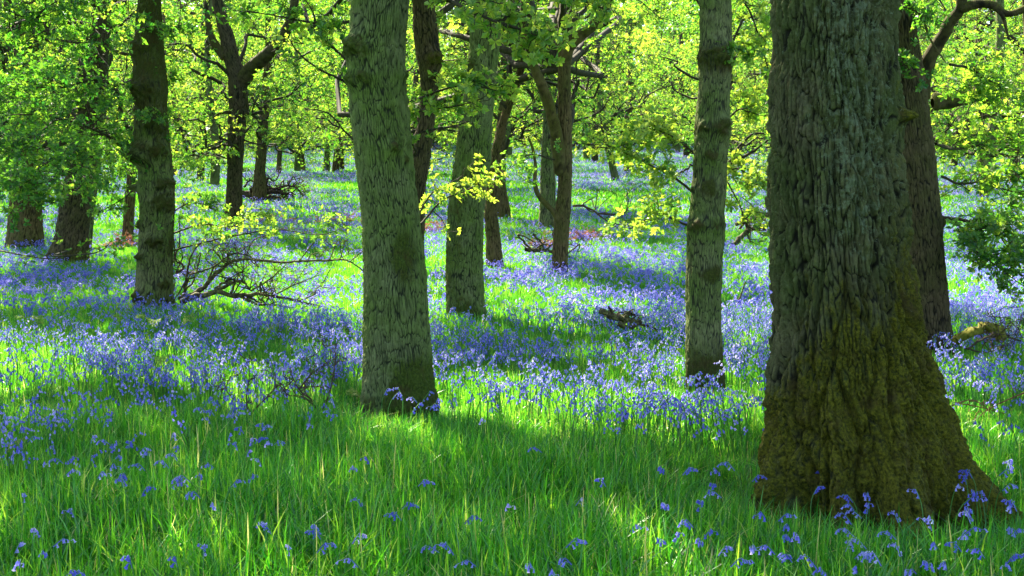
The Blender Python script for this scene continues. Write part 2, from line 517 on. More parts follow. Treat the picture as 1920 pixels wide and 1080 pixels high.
# ------------------------------------------------------------------ trunks
def make_trunk(name, mt, D, spec, Htop, base_py=None, na=96, dv=.02, cellw=.05, cellh=.16, depth=.02, moss=None, bumps=(), lobes=None,
               flare=.35, flare_h=.5, parent=None, seed=1, lichf=None, mossv=0.0, rough=.015, lean=None, twist=.0, rtop=.35, org=None, flute=.12, ribs=.0):
    """spec rows: (y px, left px, right px), top to bottom. Built in the vertical plane Y = D, extended up to Htop and down into the ground."""
    rows = []
    for (py, xl, xr) in spec:
        a = at(xl, py, D); b = at(xr, py, D)
        rows.append(((a[2] + b[2]) / 2, (a[0] + b[0]) / 2, (b[0] - a[0]) / 2))
    rows.sort()
    z = np.array([r_[0] for r_ in rows]); cx = np.array([r_[1] for r_ in rows]); rr = np.array([r_[2] for r_ in rows])
    g = float(tz(cx[0], D))
    zt = z[-1]; sl = (cx[-1] - cx[max(0, len(cx) - 3)]) / (z[-1] - z[max(0, len(cx) - 3)] + 1e-6) if lean is None else lean
    ztop = g + Htop
    if ztop > zt + .3:
        k = 6
        for i in range(1, k + 1):
            t = i / k
            z = np.append(z, zt + (ztop - zt) * t); cx = np.append(cx, cx[len(rows) - 1] + sl * (ztop - zt) * t * (1 - .4 * t) + .1 * math.sin(3 * t + seed) * t)
            rr = np.append(rr, rr[len(rows) - 1] * (1 - (1 - rtop) * t))
    z = np.insert(z, 0, g - .35); cx = np.insert(cx, 0, cx[0]); rr = np.insert(rr, 0, rr[0])
    # rows: fine where the photo shows the trunk, coarse above
    zv = np.arange(g - .3, min(zt + .2, ztop), dv); zz = list(zv)
    if ztop > zt + .3: zz += list(np.linspace(zv[-1] + .1, ztop, 26))
    zz = np.array(zz); nz = len(zz)
    C = np.interp(zz, z, cx); Rr = np.interp(zz, z, rr)
    cz = np.interp(zz, z, np.zeros(len(z)))
    Yc = D + .05 * np.sin(zz * .7 + seed)
    th = np.linspace(0, 2 * pi, na, endpoint=False)
    TH, ZZ = np.meshgrid(th, zz)
    RR = np.repeat(Rr[:, None], na, 1)
    h = np.clip((ZZ - g) / flare_h, 0, 6)
    fl = np.exp(-h * 1.6)
    lob = np.zeros_like(TH)
    for (ang, wd, am) in (lobes or [(.3 + seed, .5, .5), (2.0 + seed, .45, .6), (3.6 + seed, .5, .5), (5.1 + seed, .45, .6)]):
        d = (TH - ang + pi) % (2 * pi) - pi
        lob += am * np.exp(-(d / wd) ** 2)
    rad = RR * (1 + flare * fl * (lob - .25))
    if flute:
        fn = fbm(np.stack([np.cos(TH) * 2.3 + .12 * ZZ, np.sin(TH) * 2.3, ZZ * .35], -1).reshape(-1, 3), 3, seed + 99).reshape(nz, na)
        rad = rad * (1 + flute * np.exp(-.38 * h) * (fn - .5) * 2)
    if ribs:
        NR = max(5, int(2 * pi * float(np.median(Rr)) / .085))
        ru = (fbm(np.stack([np.cos(TH) * RR * 4, np.sin(TH) * RR * 4, ZZ * 1.6], -1).reshape(-1, 3), 3, seed + 111) - .5).reshape(nz, na)
        K1, K2 = worley((TH / (2 * pi) * NR + ru * 2.6).ravel() % NR, (ZZ / .5 + ru * 1.5).ravel(), NR, seed + 13)
        rb_ = np.sqrt(np.clip(K2 - K1, 0, 1)).reshape(nz, na)
        rad = rad + ribs * (rb_ - .6) * (.35 + .65 * np.exp(-.25 * h))
    # slow unevenness
    pn = np.stack([np.cos(TH) * RR * 3, np.sin(TH) * RR * 3, ZZ * 1.1], -1).reshape(-1, 3)
    rad = rad * (1 + .10 * (fbm(pn + seed * 17, 3, seed) - .5).reshape(nz, na))
    # bark plates
    NU = max(5, int(round(2 * pi * float(np.median(Rr[:nz // 2 + 1])) / cellw)))
    wq = np.stack([np.cos(TH) * RR * 9, np.sin(TH) * RR * 9, ZZ * 5], -1).reshape(-1, 3)
    wu = (fbm(wq, 3, seed + 40) - .5).reshape(nz, na); wv = (fbm(wq + 31, 3, seed + 50) - .5).reshape(nz, na)
    u = (TH / (2 * pi) * NU + wu * 2.4 + twist * (ZZ - g)) % NU
    v = ZZ / (cellh * 2.3) + wv * 2.4
    F1, F2 = worley(u.ravel(), v.ravel(), NU, seed)
    E1 = (F2 - F1).reshape(nz, na)
    wh = (fbm(wq * 2.6 + 7, 3, seed + 60) - .5).reshape(nz, na)
    NV = int(NU * 1.8)
    H1, H2 = worley((TH / (2 * pi) * NV + wu * 3.2 + wh * 2.4).ravel() % NV, (ZZ / (cellh * .62) + wv * 1.5 + wh * 1.6).ravel(), NV, seed + 21)
    E2 = (H2 - H1).reshape(nz, na)
    wide = .14 + .55 * np.clip(fbm(wq * .8 + 3, 3, seed + 70).reshape(nz, na) - .3, 0, 1)
    pf = np.stack([np.cos(TH) * RR / cellw * .55, np.sin(TH) * RR / cellw * .55, ZZ / cellh * .42], -1).reshape(-1, 3)
    pf = pf + 1.1 * (np.stack([wu.ravel(), wh.ravel(), wv.ravel()], -1))
    fur = (.4 + .6 * sst(.0, .10, np.abs(fbm(pf, 2, seed + 81) - .5))).reshape(nz, na)
    bh = fur * sst(.0, 1, E1 / wide) * (.72 + .28 * sst(.0, .22, E2)) * (1 - .25 * sst(.5, .62, wh + .5))
    fine = fbm(np.stack([np.cos(TH) * RR * 45, np.sin(TH) * RR * 45, ZZ * 18], -1).reshape(-1, 3), 3, seed + 9).reshape(nz, na)
    bh = np.clip(bh * (.55 + .9 * fine), 0, 1.2)
    mo = np.zeros_like(TH) + mossv
    mo += .35 * (fbm(pn * 1.7 + 5, 4, seed + 3).reshape(nz, na) - .5)
    X0 = C[:, None] + rad * np.cos(TH); Y0 = Yc[:, None] + rad * np.sin(TH)
    ppx, ppy = proj(X0, Y0, ZZ)
    if moss: mo = mo + moss(ppx, ppy, TH, ZZ - g)
    mo = mo - .45 * (1 - np.clip(bh, 0, 1)) * (mo > 0) * (np.clip(mo, 0, 1))
    cush = np.clip(mo, 0, 1)
    mn = fbm(np.stack([np.cos(TH) * RR * 22, np.sin(TH) * RR * 22, ZZ * 15], -1).reshape(-1, 3), 4, seed + 77).reshape(nz, na)
    G1, G2 = worley((TH / (2 * pi) * NU * 1.3 + wv * 2) % max(5, int(NU * 1.3)), (ZZ / (cellw * 1.1) + wu * 3), max(5, int(NU * 1.3)), seed + 5)
    G1 = G1.reshape(nz, na)
    disp = depth * (bh - .5) + rough * (fine - .5) + cush * depth * (1.5 * (mn - .35) - .55 * G1)
    for (bx, by, br, am) in bumps:
        rb = br / F * D
        pc = at(bx, by, D)
        k0 = np.interp(pc[2], zz, C); r0 = np.interp(pc[2], zz, Rr)
        ang = -math.acos(max(-1, min(1, (pc[0] - k0) / r0)))
        d = (TH - ang + pi) % (2 * pi) - pi
        q = np.exp(-((d * RR / (rb * 1.25)) ** 2 + ((ZZ - pc[2]) / rb) ** 2)); q = q * (.35 + 1.5 * np.clip(mn - .15, 0, 1))
        disp += q * am * (1.9 + 2.0 * (mn - .3)); mo = np.maximum(mo, q * .85); bh = bh * (1 - .75 * q)
    rad = rad + disp
    V = np.stack([C[:, None] + rad * np.cos(TH), Yc[:, None] + rad * np.sin(TH), ZZ], -1).reshape(-1, 3)
    i = np.arange(nz - 1)[:, None] * na; j = np.arange(na)[None, :]; k = (j + 1) % na
    Q = np.stack([i + j, i + k, i + na + k, i + na + j], -1).reshape(-1, 4)
    # close the top
    last = (nz - 1) * na
    org = np.array([C[np.searchsorted(zz, g)], D, g]) if org is None else org
    at_ = {'bh': bh.ravel(), 'moss': np.clip(mo, 0, 1.5).ravel()}
    if lichf is not None: at_['lich'] = np.clip(lichf(ppx, ppy), 0, 1).ravel()
    me = mesh_np(name, V - org, Q, mt, at_)
    Cf = lambda q_, zz=zz, C=C, Yc=Yc: np.array([np.interp(q_, zz, C), np.interp(q_, zz, Yc), max(q_, g)])
    return me, org, Cf, ztop, (lambda q_: float(np.interp(q_, zz, Rr)))


def limb_mesh(name, mt, segs, org, sides=12, moss=.4):
    """bark-covered limbs along polylines [(pts, r0, r1), ...] as one mesh"""
    Vs, Qs, n = [], [], 0
    B, M = [], []
    for pts, r0, r1 in segs:
        P, r = crom(np.array(pts), np.linspace(r0, r1, len(pts)), 10)
        r = np.array(r); r[-1] *= .08; r[-2] *= .75; r[0] *= .5
        T = np.gradient(P, axis=0); T /= np.linalg.norm(T, axis=1)[:, None] + 1e-9
        e1 = np.cross(T, np.array([.1, 1, .05])); e1 /= np.linalg.norm(e1, axis=1)[:, None]; e2 = np.cross(T, e1)
        th = np.arange(sides) * 2 * pi / sides
        dirs = np.cos(th)[None, :, None] * e1[:, None, :] + np.sin(th)[None, :, None] * e2[:, None, :]
        Pb = P[:, None] + r[:, None, None] * dirs
        nn = fbm(Pb.reshape(-1, 3) * 14, 3, 3).reshape(len(P), sides)
        lump = fbm(Pb.reshape(-1, 3) * 4, 2, 8).reshape(len(P), sides)
        Pb = P[:, None] + (r[:, None] * (.72 + .5 * nn + .25 * lump))[:, :, None] * dirs
        i = np.arange(len(P) - 1)[:, None] * sides; j = np.arange(sides)[None, :]; k = (j + 1) % sides
        Qs.append(np.stack([i + j, i + k, i + sides + k, i + sides + j], -1).reshape(-1, 4) + n)
        Vs.append(Pb.reshape(-1, 3)); n += len(P) * sides
        B.append(np.clip(nn * 1.6 - .3, 0, 1).ravel()); M.append((moss + .5 * (lump - .5) + .3 * dirs[:, :, 2]).ravel())
    return mesh_np(name, np.concatenate(Vs) - org, np.concatenate(Qs), mt, {'bh': np.concatenate(B), 'moss': np.concatenate(M)})


TREES = []      # (root, axis fn, ztop, crown MB twig, crown MB leaves, org)


def tree(name, label, mt, D, spec, Htop, group=None, limbs=(), limb_moss=.4, **kw):
    me, org, Cf, zt, rf = make_trunk('trunk', mt, D, spec, Htop, **kw)
    root = empty(name, org, label, 'tree', group)
    link('trunk', me, root)
    for sg in limbs:
        link('limb', limb_mesh('limb', mt, sg, org, moss=limb_moss), root)
    t = dict(root=root, ax=Cf, top=zt, tw=MB(), lf=MB(), org=org, r=rf, D=D, x=org[0])
    TREES.append(t)
    return t


def finish_tree(t, leaf=LEAF):
    if not t['lf'].empty():
        cr = link('crown', t['lf'].mesh('crown', leaf, t['org'], smooth=False), t['root'])
        if not t['tw'].empty():
            link('twigs', t['tw'].mesh('twigs', TWIG, t['org']), cr)


def A(*pts):
    return [at(*p) for p in pts]


exec_build = True
build_ground()

# ================================================================== the traced trees
def mossbig(px, py, TH, h):
    m = .12 + .78 * sst(.0, 1, (py - 300 - .5 * np.maximum(1570 - px, 0)) / 520) - .45 * sst(1510, 1455, px) * sst(780, 640, py)
    m += .25 * sst(1640, 1690, px) * (py > 150)
    return m


def lichbig(px, py):
    return .55 * np.exp(-((px - 1590 - .05 * py) / 85) ** 2) * sst(600, 350, py) + .12 * sst(1500, 1460, px) + .1 * sst(800, 500, py)


T_big = tree('oak_tree', 'massive mossy oak trunk with flared roots and pale lichen patches', BARK_BIG, 5.95,
             [(-60, 1449, 1662), (0, 1449, 1664), (100, 1446, 1667), (200, 1444, 1672), (300, 1442, 1677), (400, 1444, 1686), (500, 1448, 1697), (600, 1450, 1710),
              (680, 1450, 1728), (740, 1448, 1744), (800, 1444, 1768), (850, 1442, 1786), (900, 1440, 1806), (960, 1436, 1822)],
             11, na=560, dv=.0065, cellw=.028, cellh=.085, depth=.022, rough=.016, moss=mossbig, lichf=lichbig, flare=.40, flare_h=.42,
             lobes=[(-1.55, .22, .85), (-.5, .26, 1.45), (.0, .3, .6), (1.2, .5, .5), (2.4, .5, .5), (3.3, .35, .35), (-2.75, .26, .5), (-2.15, .16, .35), (-1.12, .14, -.55), (-1.85, .1, -.3)], seed=3, flute=.42, ribs=.11,
             bumps=[(1655, 222, 14, .03)])

T2 = tree('oak_tree', 'thick grey green oak trunk with dark burls high on its left side', BARK_GREEN, 8.55,
          [(-40, 658, 768), (0, 657, 766), (60, 655, 760), (100, 652, 757), (150, 652, 758), (200, 656, 765), (250, 662, 770), (300, 668, 775), (400, 679, 786), (500, 684, 797),
           (600, 683, 804), (680, 683, 812), (720, 681, 818), (750, 677, 830)], 10, na=420, dv=.008, cellw=.021, cellh=.062, depth=.014, rough=.011, seed=5, ribs=.014, flare=.3, flare_h=.25,
          moss=lambda px, py, TH, h: .6 * sst(600, 735, py) * sst(700, 745, px) + .85 * np.exp(-((px - 755) / 28) ** 2 - ((py - 480) / 55) ** 2) + .75 * sst(640, 735, py) * sst(720, 780, px) + .35 * sst(730, 752, py),
          mossv=.12, bumps=[(672, 92, 26, .035), (668, 150, 16, .03), (692, 150, 14, .02), (757, 140, 9, .02), (752, 262, 12, .02), (745, 278, 10, .02), (764, 300, 8, .015)])

T3 = tree('oak_tree', 'leaning oak trunk with a dark hollow scar at its foot and deep ridged bark', BARK_GREEN, 15.7,
          [(-30, 898, 948), (0, 893, 944), (50, 884, 940), (100, 880, 934), (150, 874, 929), (200, 866, 925), (250, 860, 922), (300, 854, 920), (350, 846, 912), (400, 840, 906),
           (500, 836, 905), (560, 836, 908), (600, 834, 916)], 10, na=260, dv=.016, cellw=.034, cellh=.09, depth=.02, seed=8, mossv=.15, flare=.25, flare_h=.3,
          moss=lambda px, py, TH, h: .9 * np.exp(-((px - 882) / 16) ** 2 - ((py - 590) / 22) ** 2) + .35 * sst(890, 855, px), bumps=[(885, 120, 12, .03)])

T8 = tree('oak_tree', 'slender oak trunk ringed by dark knotty collars with pale mossy left edge', BARK_PALE, 9.65,
          [(-30, 1316, 1374), (0, 1313, 1372), (60, 1314, 1372), (110, 1310, 1374), (150, 1312, 1370), (200, 1306, 1368), (240, 1303, 1368), (300, 1301, 1362), (350, 1297, 1361),
           (400, 1292, 1356), (420, 1288, 1358), (500, 1286, 1352), (600, 1285, 1349), (700, 1283, 1354), (735, 1281, 1360)], 9.5, na=240, dv=.011, cellw=.02, cellh=.06, depth=.009,
          seed=11, mossv=.1, flare=.2, flare_h=.2,
          moss=lambda px, py, TH, h: .7 * sst(600, 690, py) + .5 * (np.exp(-((py - 110) / 28) ** 2) + np.exp(-((py - 238) / 14) ** 2) + .8 * np.exp(-((py - 425) / 20) ** 2)
                                                                 + .7 * np.exp(-((py - 350) / 9) ** 2) + .7 * np.exp(-((py - 510) / 22) ** 2) + .7 * np.exp(-((py - 285) / 9) ** 2)) + .25 * sst(300, 0, py),
          bumps=[(1345, 105, 22, .03), (1318, 112, 12, .02), (1350, 240, 18, .025), (1315, 240, 10, .02), (1330, 290, 14, .012), (1330, 352, 20, .012), (1300, 425, 14, .02), (1340, 420, 14, .014), (1328, 512, 20, .012), (1300, 355, 8, .02)])

T9 = tree('oak_tree', 'dark brown oak trunk standing behind the massive mossy trunk', BARK_DARK, 11.75,
          [(-30, 1660, 1704), (0, 1663, 1708), (50, 1667, 1716), (100, 1671, 1726), (200, 1680, 1741), (300, 1689, 1754), (400, 1699, 1765), (500, 1706, 1774), (600, 1711, 1783), (680, 1710, 1792)],
          9.5, na=220, dv=.014, cellw=.03, cellh=.09, depth=.016, seed=13, mossv=.22, flare=.15, flare_h=.2, bumps=[(1765, 415, 10, .02)],
          limbs=[[(A((1728, 190, 12), (1738, 120, 11.9), (1762, 78, 11.8), (1782, 40, 11.7), (1800, 16, 11.6), (1806, -30, 11.5)), .08, .045)],
                 [(A((1798, 18, 11.6), (1830, 8, 11.5), (1862, 10, 11.4), (1892, 26, 11.3), (1950, 4, 11.2)), .05, .03), (A((1866, 12, 11.4), (1880, 30, 11.3), (1886, 52, 11.3), (1892, 75, 11.3)), .028, .008)],
                 [(A((1698, 60, 12), (1725, 30, 11.6), (1745, 75, 11.4), (1775, 120, 11.2)), .018, .006)]])

T10 = tree('oak_tree', 'knobbly grey oak trunk with shaggy dark burls beside the fallen branches', BARK_PALE, 17.0,
           [(-40, 262, 296), (0, 258, 298), (60, 252, 302), (120, 250, 306), (170, 248, 312), (200, 254, 310), (240, 252, 314), (285, 250, 318), (310, 262, 322), (350, 262, 326), (400, 266, 326),
            (450, 264, 325), (500, 261, 324), (550, 258, 326), (585, 255, 331)], 9.5, na=200, dv=.02, cellw=.04, cellh=.12, depth=.016, seed=17, mossv=.28, flare=.2, flare_h=.25,
           moss=lambda px, py, TH, h: .5 * sst(330, 150, py) + .4 * sst(305, 325, px) * (py < 480),
           bumps=[(262, 290, 16, .09), (300, 285, 18, .07), (314, 345, 14, .08), (312, 380, 20, .05), (302, 452, 13, .09), (278, 480, 10, .05), (275, 555, 13, .07), (315, 530, 10, .05), (258, 352, 7, .08),
                  (278, 170, 18, .08), (298, 240, 15, .06), (262, 95, 14, .06), (275, 420, 8, .04)])

T6 = tree('oak_tree', 'thin brown forked oak with a crooked low side branch beside dead bracken', BARK_BROWN, 21.5,
          [(85, 1046, 1068), (130, 1046, 1069), (200, 1046, 1071), (300, 1048, 1073), (350, 1047, 1072), (400, 1040, 1070), (450, 1037, 1066), (500, 1035, 1065), (548, 1031, 1066)], 4.9,
          na=120, dv=.03, cellw=.04, cellh=.12, depth=.014, seed=19, mossv=.25, flare=.2, flare_h=.25,
          limbs=[[(A((1052, 330, 21.5), (1044, 260, 21.4), (1034, 215, 21.3), (1018, 165, 21.2), (1000, 120, 21.1), (990, 80, 21), (982, 20, 20.9), (985, -60, 20.8)), .12, .05)],
                 [(A((1058, 120, 21.5), (1066, 90, 21.4), (1084, 70, 21.3), (1112, 48, 21.2), (1132, 20, 21.1), (1150, -20, 21), (1170, -80, 21)), .12, .055)],
                 [(A((1050, 430, 21.5), (1040, 400, 21.4), (1012, 370, 21.3), (1003, 345, 21.2), (1004, 310, 21.2), (999, 280, 21.2), (990, 255, 21.2)), .06, .015)],
                 [(A((1056, 110, 21.5), (1050, 60, 21.6), (1056, 10, 21.7), (1050, -80, 21.8)), .10, .05)]])

T4 = tree('oak_tree', 'slim dark curved oak trunk close behind the leaning oak', BARK_BROWN, 23.0,
          [(20, 985, 1000), (80, 975, 990), (130, 970, 984), (180, 952, 968), (230, 935, 950), (270, 924, 943), (330, 914, 935), (400, 908, 932), (450, 912, 938), (514, 912, 946)], 8.5,
          na=110, dv=.03, cellw=.04, cellh=.12, depth=.014, seed=23, mossv=.3, flare=.2, flare_h=.3)
T5 = tree('oak_tree', 'small mossy footed oak trunk partly hidden by the slim curved one', BARK_BROWN, 36.0,
          [(100, 940, 952), (200, 934, 948), (300, 928, 948), (350, 927, 948), (395, 922, 957)], 9, na=90, dv=.05, cellw=.05, cellh=.2, depth=.02, seed=29, mossv=.35, flare=.25)
T3b = tree('oak_tree', 'dark twisted oak leaning behind the thick grey green trunk', BARK_DARK, 19.0,
           [(-20, 772, 808), (0, 774, 812), (60, 775, 822), (110, 782, 826), (150, 788, 823), (200, 786, 818), (250, 778, 812), (300, 772, 806), (350, 770, 798), (420, 764, 796), (530, 752, 792)], 9,
           na=150, dv=.025, cellw=.045, cellh=.14, depth=.02, seed=31, mossv=.2, bumps=[(815, 110, 14, .06), (812, 145, 9, .05)])
T7 = tree('oak_tree', 'pale grey oak trunk seen behind the thin forked oak', BARK_PALE, 33.0,
          [(150, 1022, 1040), (230, 1018, 1040), (300, 1014, 1041), (380, 1012, 1042), (432, 1009, 1045)], 9, na=100, dv=.04, cellw=.05, cellh=.16, depth=.014, seed=37, mossv=.05)
T11 = tree('oak_tree', 'broad oak base with mossy spreading roots under the dark low foliage', BARK_DARK, 25.0,
           [(100, 165, 200), (200, 150, 190), (300, 132, 178), (380, 116, 170), (440, 108, 166), (480, 100, 168), (520, 92, 172)], 9, na=150, dv=.03, cellw=.06, cellh=.2, depth=.025, seed=41,
           mossv=.25, flare=.7, flare_h=.5, lobes=[(3.3, .35, 1.3), (-.6, .4, .5), (-1.8, .4, .6), (1.2, .6, .5)], moss=lambda px, py, TH, h: .5 * sst(440, 500, py))
T12 = tree('oak_tree', 'stout brown oak trunk at the far left edge behind leaves', BARK_BROWN, 29.0,
           [(60, 30, 72), (200, 26, 70), (300, 22, 72), (380, 20, 74), (440, 18, 80), (482, 12, 84)], 9, na=130, dv=.04, cellw=.06, cellh=.2, depth=.025, seed=43, mossv=.3)
T13 = tree('oak_tree', 'thin brown tree stem left of the knobbly grey trunk', BARK_BROWN, 30.0,
           [(60, 262, 280), (200, 250, 268), (300, 242, 260), (400, 233, 252), (482, 227, 248)], 8, na=80, dv=.05, cellw=.05, cellh=.16, depth=.015, seed=47, mossv=.2)
T13b = tree('oak_tree', 'narrow pale grey stem just right of the mossy rooted base', BARK_PALE, 28.0,
            [(200, 186, 198), (300, 176, 190), (400, 162, 178), (500, 150, 170), (520, 148, 172)], 8, na=70, dv=.05, cellw=.05, cellh=.16, depth=.012, seed=48, mossv=.0)
T14 = tree('oak_tree', 'dark forked oak with a broken side limb slanting up to the right', BARK_DARK, 33.0,
           [(40, 405, 428), (60, 410, 436), (100, 418, 446), (150, 428, 462), (200, 430, 466), (250, 428, 460), (300, 427, 456), (350, 426, 454), (415, 422, 456)], 8.8, na=120, dv=.04,
           cellw=.06, cellh=.2, depth=.025, seed=53, mossv=.2,
           limbs=[[(A((448, 160, 33), (470, 130, 32.8), (490, 112, 32.6), (515, 88, 32.4), (535, 60, 32.2), (548, 25, 32), (556, -20, 32)), .22, .1)],
                  [(A((425, 110, 33), (405, 85, 33), (392, 55, 33), (385, 0, 33)), .14, .06)],
                  [(A((443, 210, 33), (415, 212, 32.7), (400, 222, 32.5), (393, 240, 32.4)), .05, .015)]])
T15 = tree('oak_tree', 'short sunlit brown trunk behind the dark brushwood heap', BARK_BROWN, 46.0,
           [(150, 492, 508), (250, 484, 502), (320, 478, 498), (362, 474, 500)], 9, na=80, dv=.06, cellw=.07, cellh=.25, depth=.02, seed=59, mossv=.2)
far_spec = [
    (568, 327, 11, -8, 'lone slim dark trunk on the distant bluebell crest', BARK_BROWN, 60), (611, 327, 12, 6, 'pale leftmost of three close trunks on the distant crest', BARK_PALE, 60),
    (628, 326, 13, 10, 'brown middle one of three close trunks on the distant crest', BARK_BROWN, 60), (641, 324, 8, 0, 'thinnest, rightmost of three close trunks on the distant crest', BARK_DARK, 62),
    (1115, 308, 12, 0, 'dark ivy covered trunk in the distance right of the forked oak', BARK_DARK, 66), (1100, 302, 12, -4, 'grey stem touching the distant ivy covered trunk', BARK_PALE, 70),
    (1156, 345, 14, -22, 'distant leaning grey trunk bent to the left', BARK_PALE, 48), (1175, 330, 12, 4, 'distant upright brown trunk beside the leaning grey one', BARK_BROWN, 54),
    (1270, 292, 10, 4, 'very slim grey trunk in the distance left of the ringed trunk', BARK_PALE, 78), (1288, 300, 11, -6, 'very slim dark trunk close to the ringed trunk', BARK_DARK, 72),
    (1384, 300, 12, -3, 'distant dark trunk between the ringed oak and the massive oak', BARK_DARK, 72), (1408, 292, 10, 4, 'distant pale trunk just left of the massive oak', BARK_PALE, 80),
    (1845, 378, 15, -6, 'short brown trunk deep in the foliage at the right', BARK_BROWN, 40), (522, 332, 9, 4, 'thin brown trunk in the distance left of the crest', BARK_BROWN, 58),
    (375, 345, 13, 4, 'slim dark trunk in the distance behind the low foliage', BARK_DARK, 50), (750, 330, 14, 6, 'distant brown trunk just behind the dark twisted oak', BARK_BROWN, 55)]
FARTR = []
for i, (bx, by, w, ln, lb, mt, D) in enumerate(far_spec):
    g = ground(bx, by); D = g[1]
    w2 = w / 2
    t = tree('oak_tree', lb, mt, D, [(60, bx + ln * 1.6 - w2 * .7, bx + ln * 1.6 + w2 * .7), (150, bx + ln * 1.7 - w2 * .8, bx + ln * 1.7 + w2 * .8), (250, bx + ln - w2 * .9, bx + ln + w2 * .9),
                                     (by - 25, bx + ln * .25 - w2, bx + ln * .25 + w2), (by + 4, bx - w2 * 1.1, bx + w2 * 1.1)], 10,
             na=40, dv=.12, cellw=.09, cellh=.3, depth=.02, seed=60 + i, mossv=.15)
    FARTR.append(t)

# ------------------------------------------------------------------ foliage of the traced trees
def crown_clumps(x0, y0, g, zlo, zhi, rx, n, rad=(.5, .9)):
    P = []
    while len(P) < n:
        p = R.rand(3) * 2 - 1
        q = np.linalg.norm(p * np.array([1, 1, .85]))
        if q > 1 or q < .3: continue
        zc = (zlo + zhi) / 2
        P.append((x0 + p[0] * rx, y0 + p[1] * rx, g + zc + p[2] * (zhi - zlo) / 2, R.uniform(*rad)))
    return np.array(P)


def frustum_vis(P, mar=0.0):
    px, py = proj(P[:, 0], P[:, 1], P[:, 2])
    r = P[:, 3] / np.maximum(P[:, 1], .5) * F
    return (py > -r - mar) & (px > -r - 200) & (px < 1920 + r + 200)


def near_crown(t, zlo, zhi, rx, n, size=.085, nros=26, base=.5, keep_visible=True, cx=0, cy=0, rad=(.5, .9), avoid=True):
    c = crown_clumps(t['x'] + cx, t['D'] + cy, t['org'][2], zlo, zhi, rx, n, rad)
    k = keep_clump(c)
    c = c[k]
    # nothing of the crown hangs into the close view
    dd = c[:, 1] < 15
    c = c[~(frustum_vis(c) & dd)]
    # keep the trunks themselves readable: nothing opaque right in front of the near trunks
    make_crown(t['ax'], c, t['top'], size, nros, base, True, tw=t['tw'], lf=t['lf'])


near_crown(T3, 6.2, 10, 3.2, 30); near_crown(T9, 5.4, 9.5, 3.4, 34); near_crown(T8, 5.2, 9.5, 3.0, 26)
near_crown(T10, 4.6, 9.5, 3.2, 44, base=.45); near_crown(T3b, 3.6, 9.5, 3.2, 60, base=.55, cy=2.5); near_crown(T6, 3.4, 9, 3.2, 60, base=.62, cy=2)
near_crown(T4, 3.4, 9, 3.4, 60, base=.6, cy=2.5); near_crown(T5, 2.6, 8.5, 4.0, 60, base=.6); near_crown(T7, 2.6, 8.5, 4.0, 60, base=.62)
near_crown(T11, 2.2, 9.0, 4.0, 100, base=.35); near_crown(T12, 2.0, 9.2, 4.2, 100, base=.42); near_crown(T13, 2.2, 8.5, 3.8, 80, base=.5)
near_crown(T13b, 2.9, 8.5, 2.6, 36, base=.5); near_crown(T14, 2.5, 9, 4.0, 75, base=.5); near_crown(T15, 2.6, 8.5, 4.0, 55, base=.58)
for t in FARTR:
    c = crown_clumps(t['x'], t['D'], t['org'][2], 1.9, 9.5, 4.0, 56)
    make_crown(t['ax'], c, t['top'], .08, 32, .5, True, tw=t['tw'], lf=t['lf'])

# ---- overhead shade: unseen leaf clumps added to the near oaks to darken chosen ground
def shade_canopy():
    out = []
    for gx in np.arange(-17, 17, .48):
        for gy in np.arange(1.6, 38, .48):
            x = gx + R.uniform(-.25, .25); y = gy + R.uniform(-.25, .25)
            if abs(x) > .5 * y + 1.6: continue
            v = float(lit_map(np.array([x]), np.array([y]))[0])
            pr = 1.0 if v < -.9 else (.5 if v < -.5 else 0)
            if y > 13 and v < -.5: pr *= .9
            if R.rand() > pr: continue
            g = float(tz(x, y))
            tmin = (2.6 + .181 * y - g) / .515
            t = max(R.uniform(8.5, 12.5), tmin)
            p = np.array([x, y, g]) + S * t
            r = R.uniform(.36, .55)
            # stay clear of nearby sunlit ground
            xs_, ys_ = x + r * .7 * np.array([1, -1, 0, 0]), y + r * .7 * np.array([0, 0, 1, -1])
            if (lit_map(xs_, ys_) > .5).sum() >= 2: continue
            out.append((*p, r))
    return np.array(out)


SC = shade_canopy()
hosts = [T_big, T2, T8, T9, T3, T10, T3b, T6]
hx = np.array([[h['x'], h['D']] for h in hosts])
lab = ((SC[:, None, :2] - hx[None]) ** 2).sum(-1).argmin(1)
for i, h in enumerate(hosts):
    make_crown(h['ax'], SC[lab == i], h['top'], .11, 100, .5, True, tw=h['tw'], lf=h['lf'], zmin=min(7.2, h['top'] - h['org'][2] - .8))  # the added shade clumps merge into the host trees' crown meshes

# ---- traced leafy boughs
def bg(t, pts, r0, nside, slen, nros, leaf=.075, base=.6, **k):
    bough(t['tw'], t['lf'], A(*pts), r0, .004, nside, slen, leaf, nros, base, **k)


bg(T2, [(770, 300, 9.2), (778, 285, 9.0), (775, 262, 8.8), (800, 245, 8.7), (835, 240, 8.6), (880, 228, 8.5)], .013, 5, .16, 4, .055, .8)
bg(T2, [(770, 190, 9.2), (800, 180, 8.9), (840, 165, 8.7), (885, 160, 8.6), (930, 170, 8.5)], .012, 12, .26, 7, .06, .75)
bg(T2, [(765, 215, 9.2), (800, 205, 9.0), (850, 200, 8.8), (905, 185, 8.7)], .010, 8, .24, 6, .06, .6)
bg(T2, [(790, 420, 9.2), (806, 400, 9.3), (835, 372, 9.4), (868, 360, 9.5), (895, 345, 9.5)], .012, 10, .24, 6, .05, .9)
bg(T2, [(785, 400, 9.2), (812, 360, 9.3), (850, 340, 9.4), (870, 328, 9.4)], .008, 6, .18, 5, .05, .85)
bg(T2, [(740, -60, 9.0), (800, -20, 8.4), (860, 10, 8.0), (930, 40, 7.8), (990, 60, 7.7), (1040, 80, 7.7)], .02, 22, .30, 8, .06, .75)
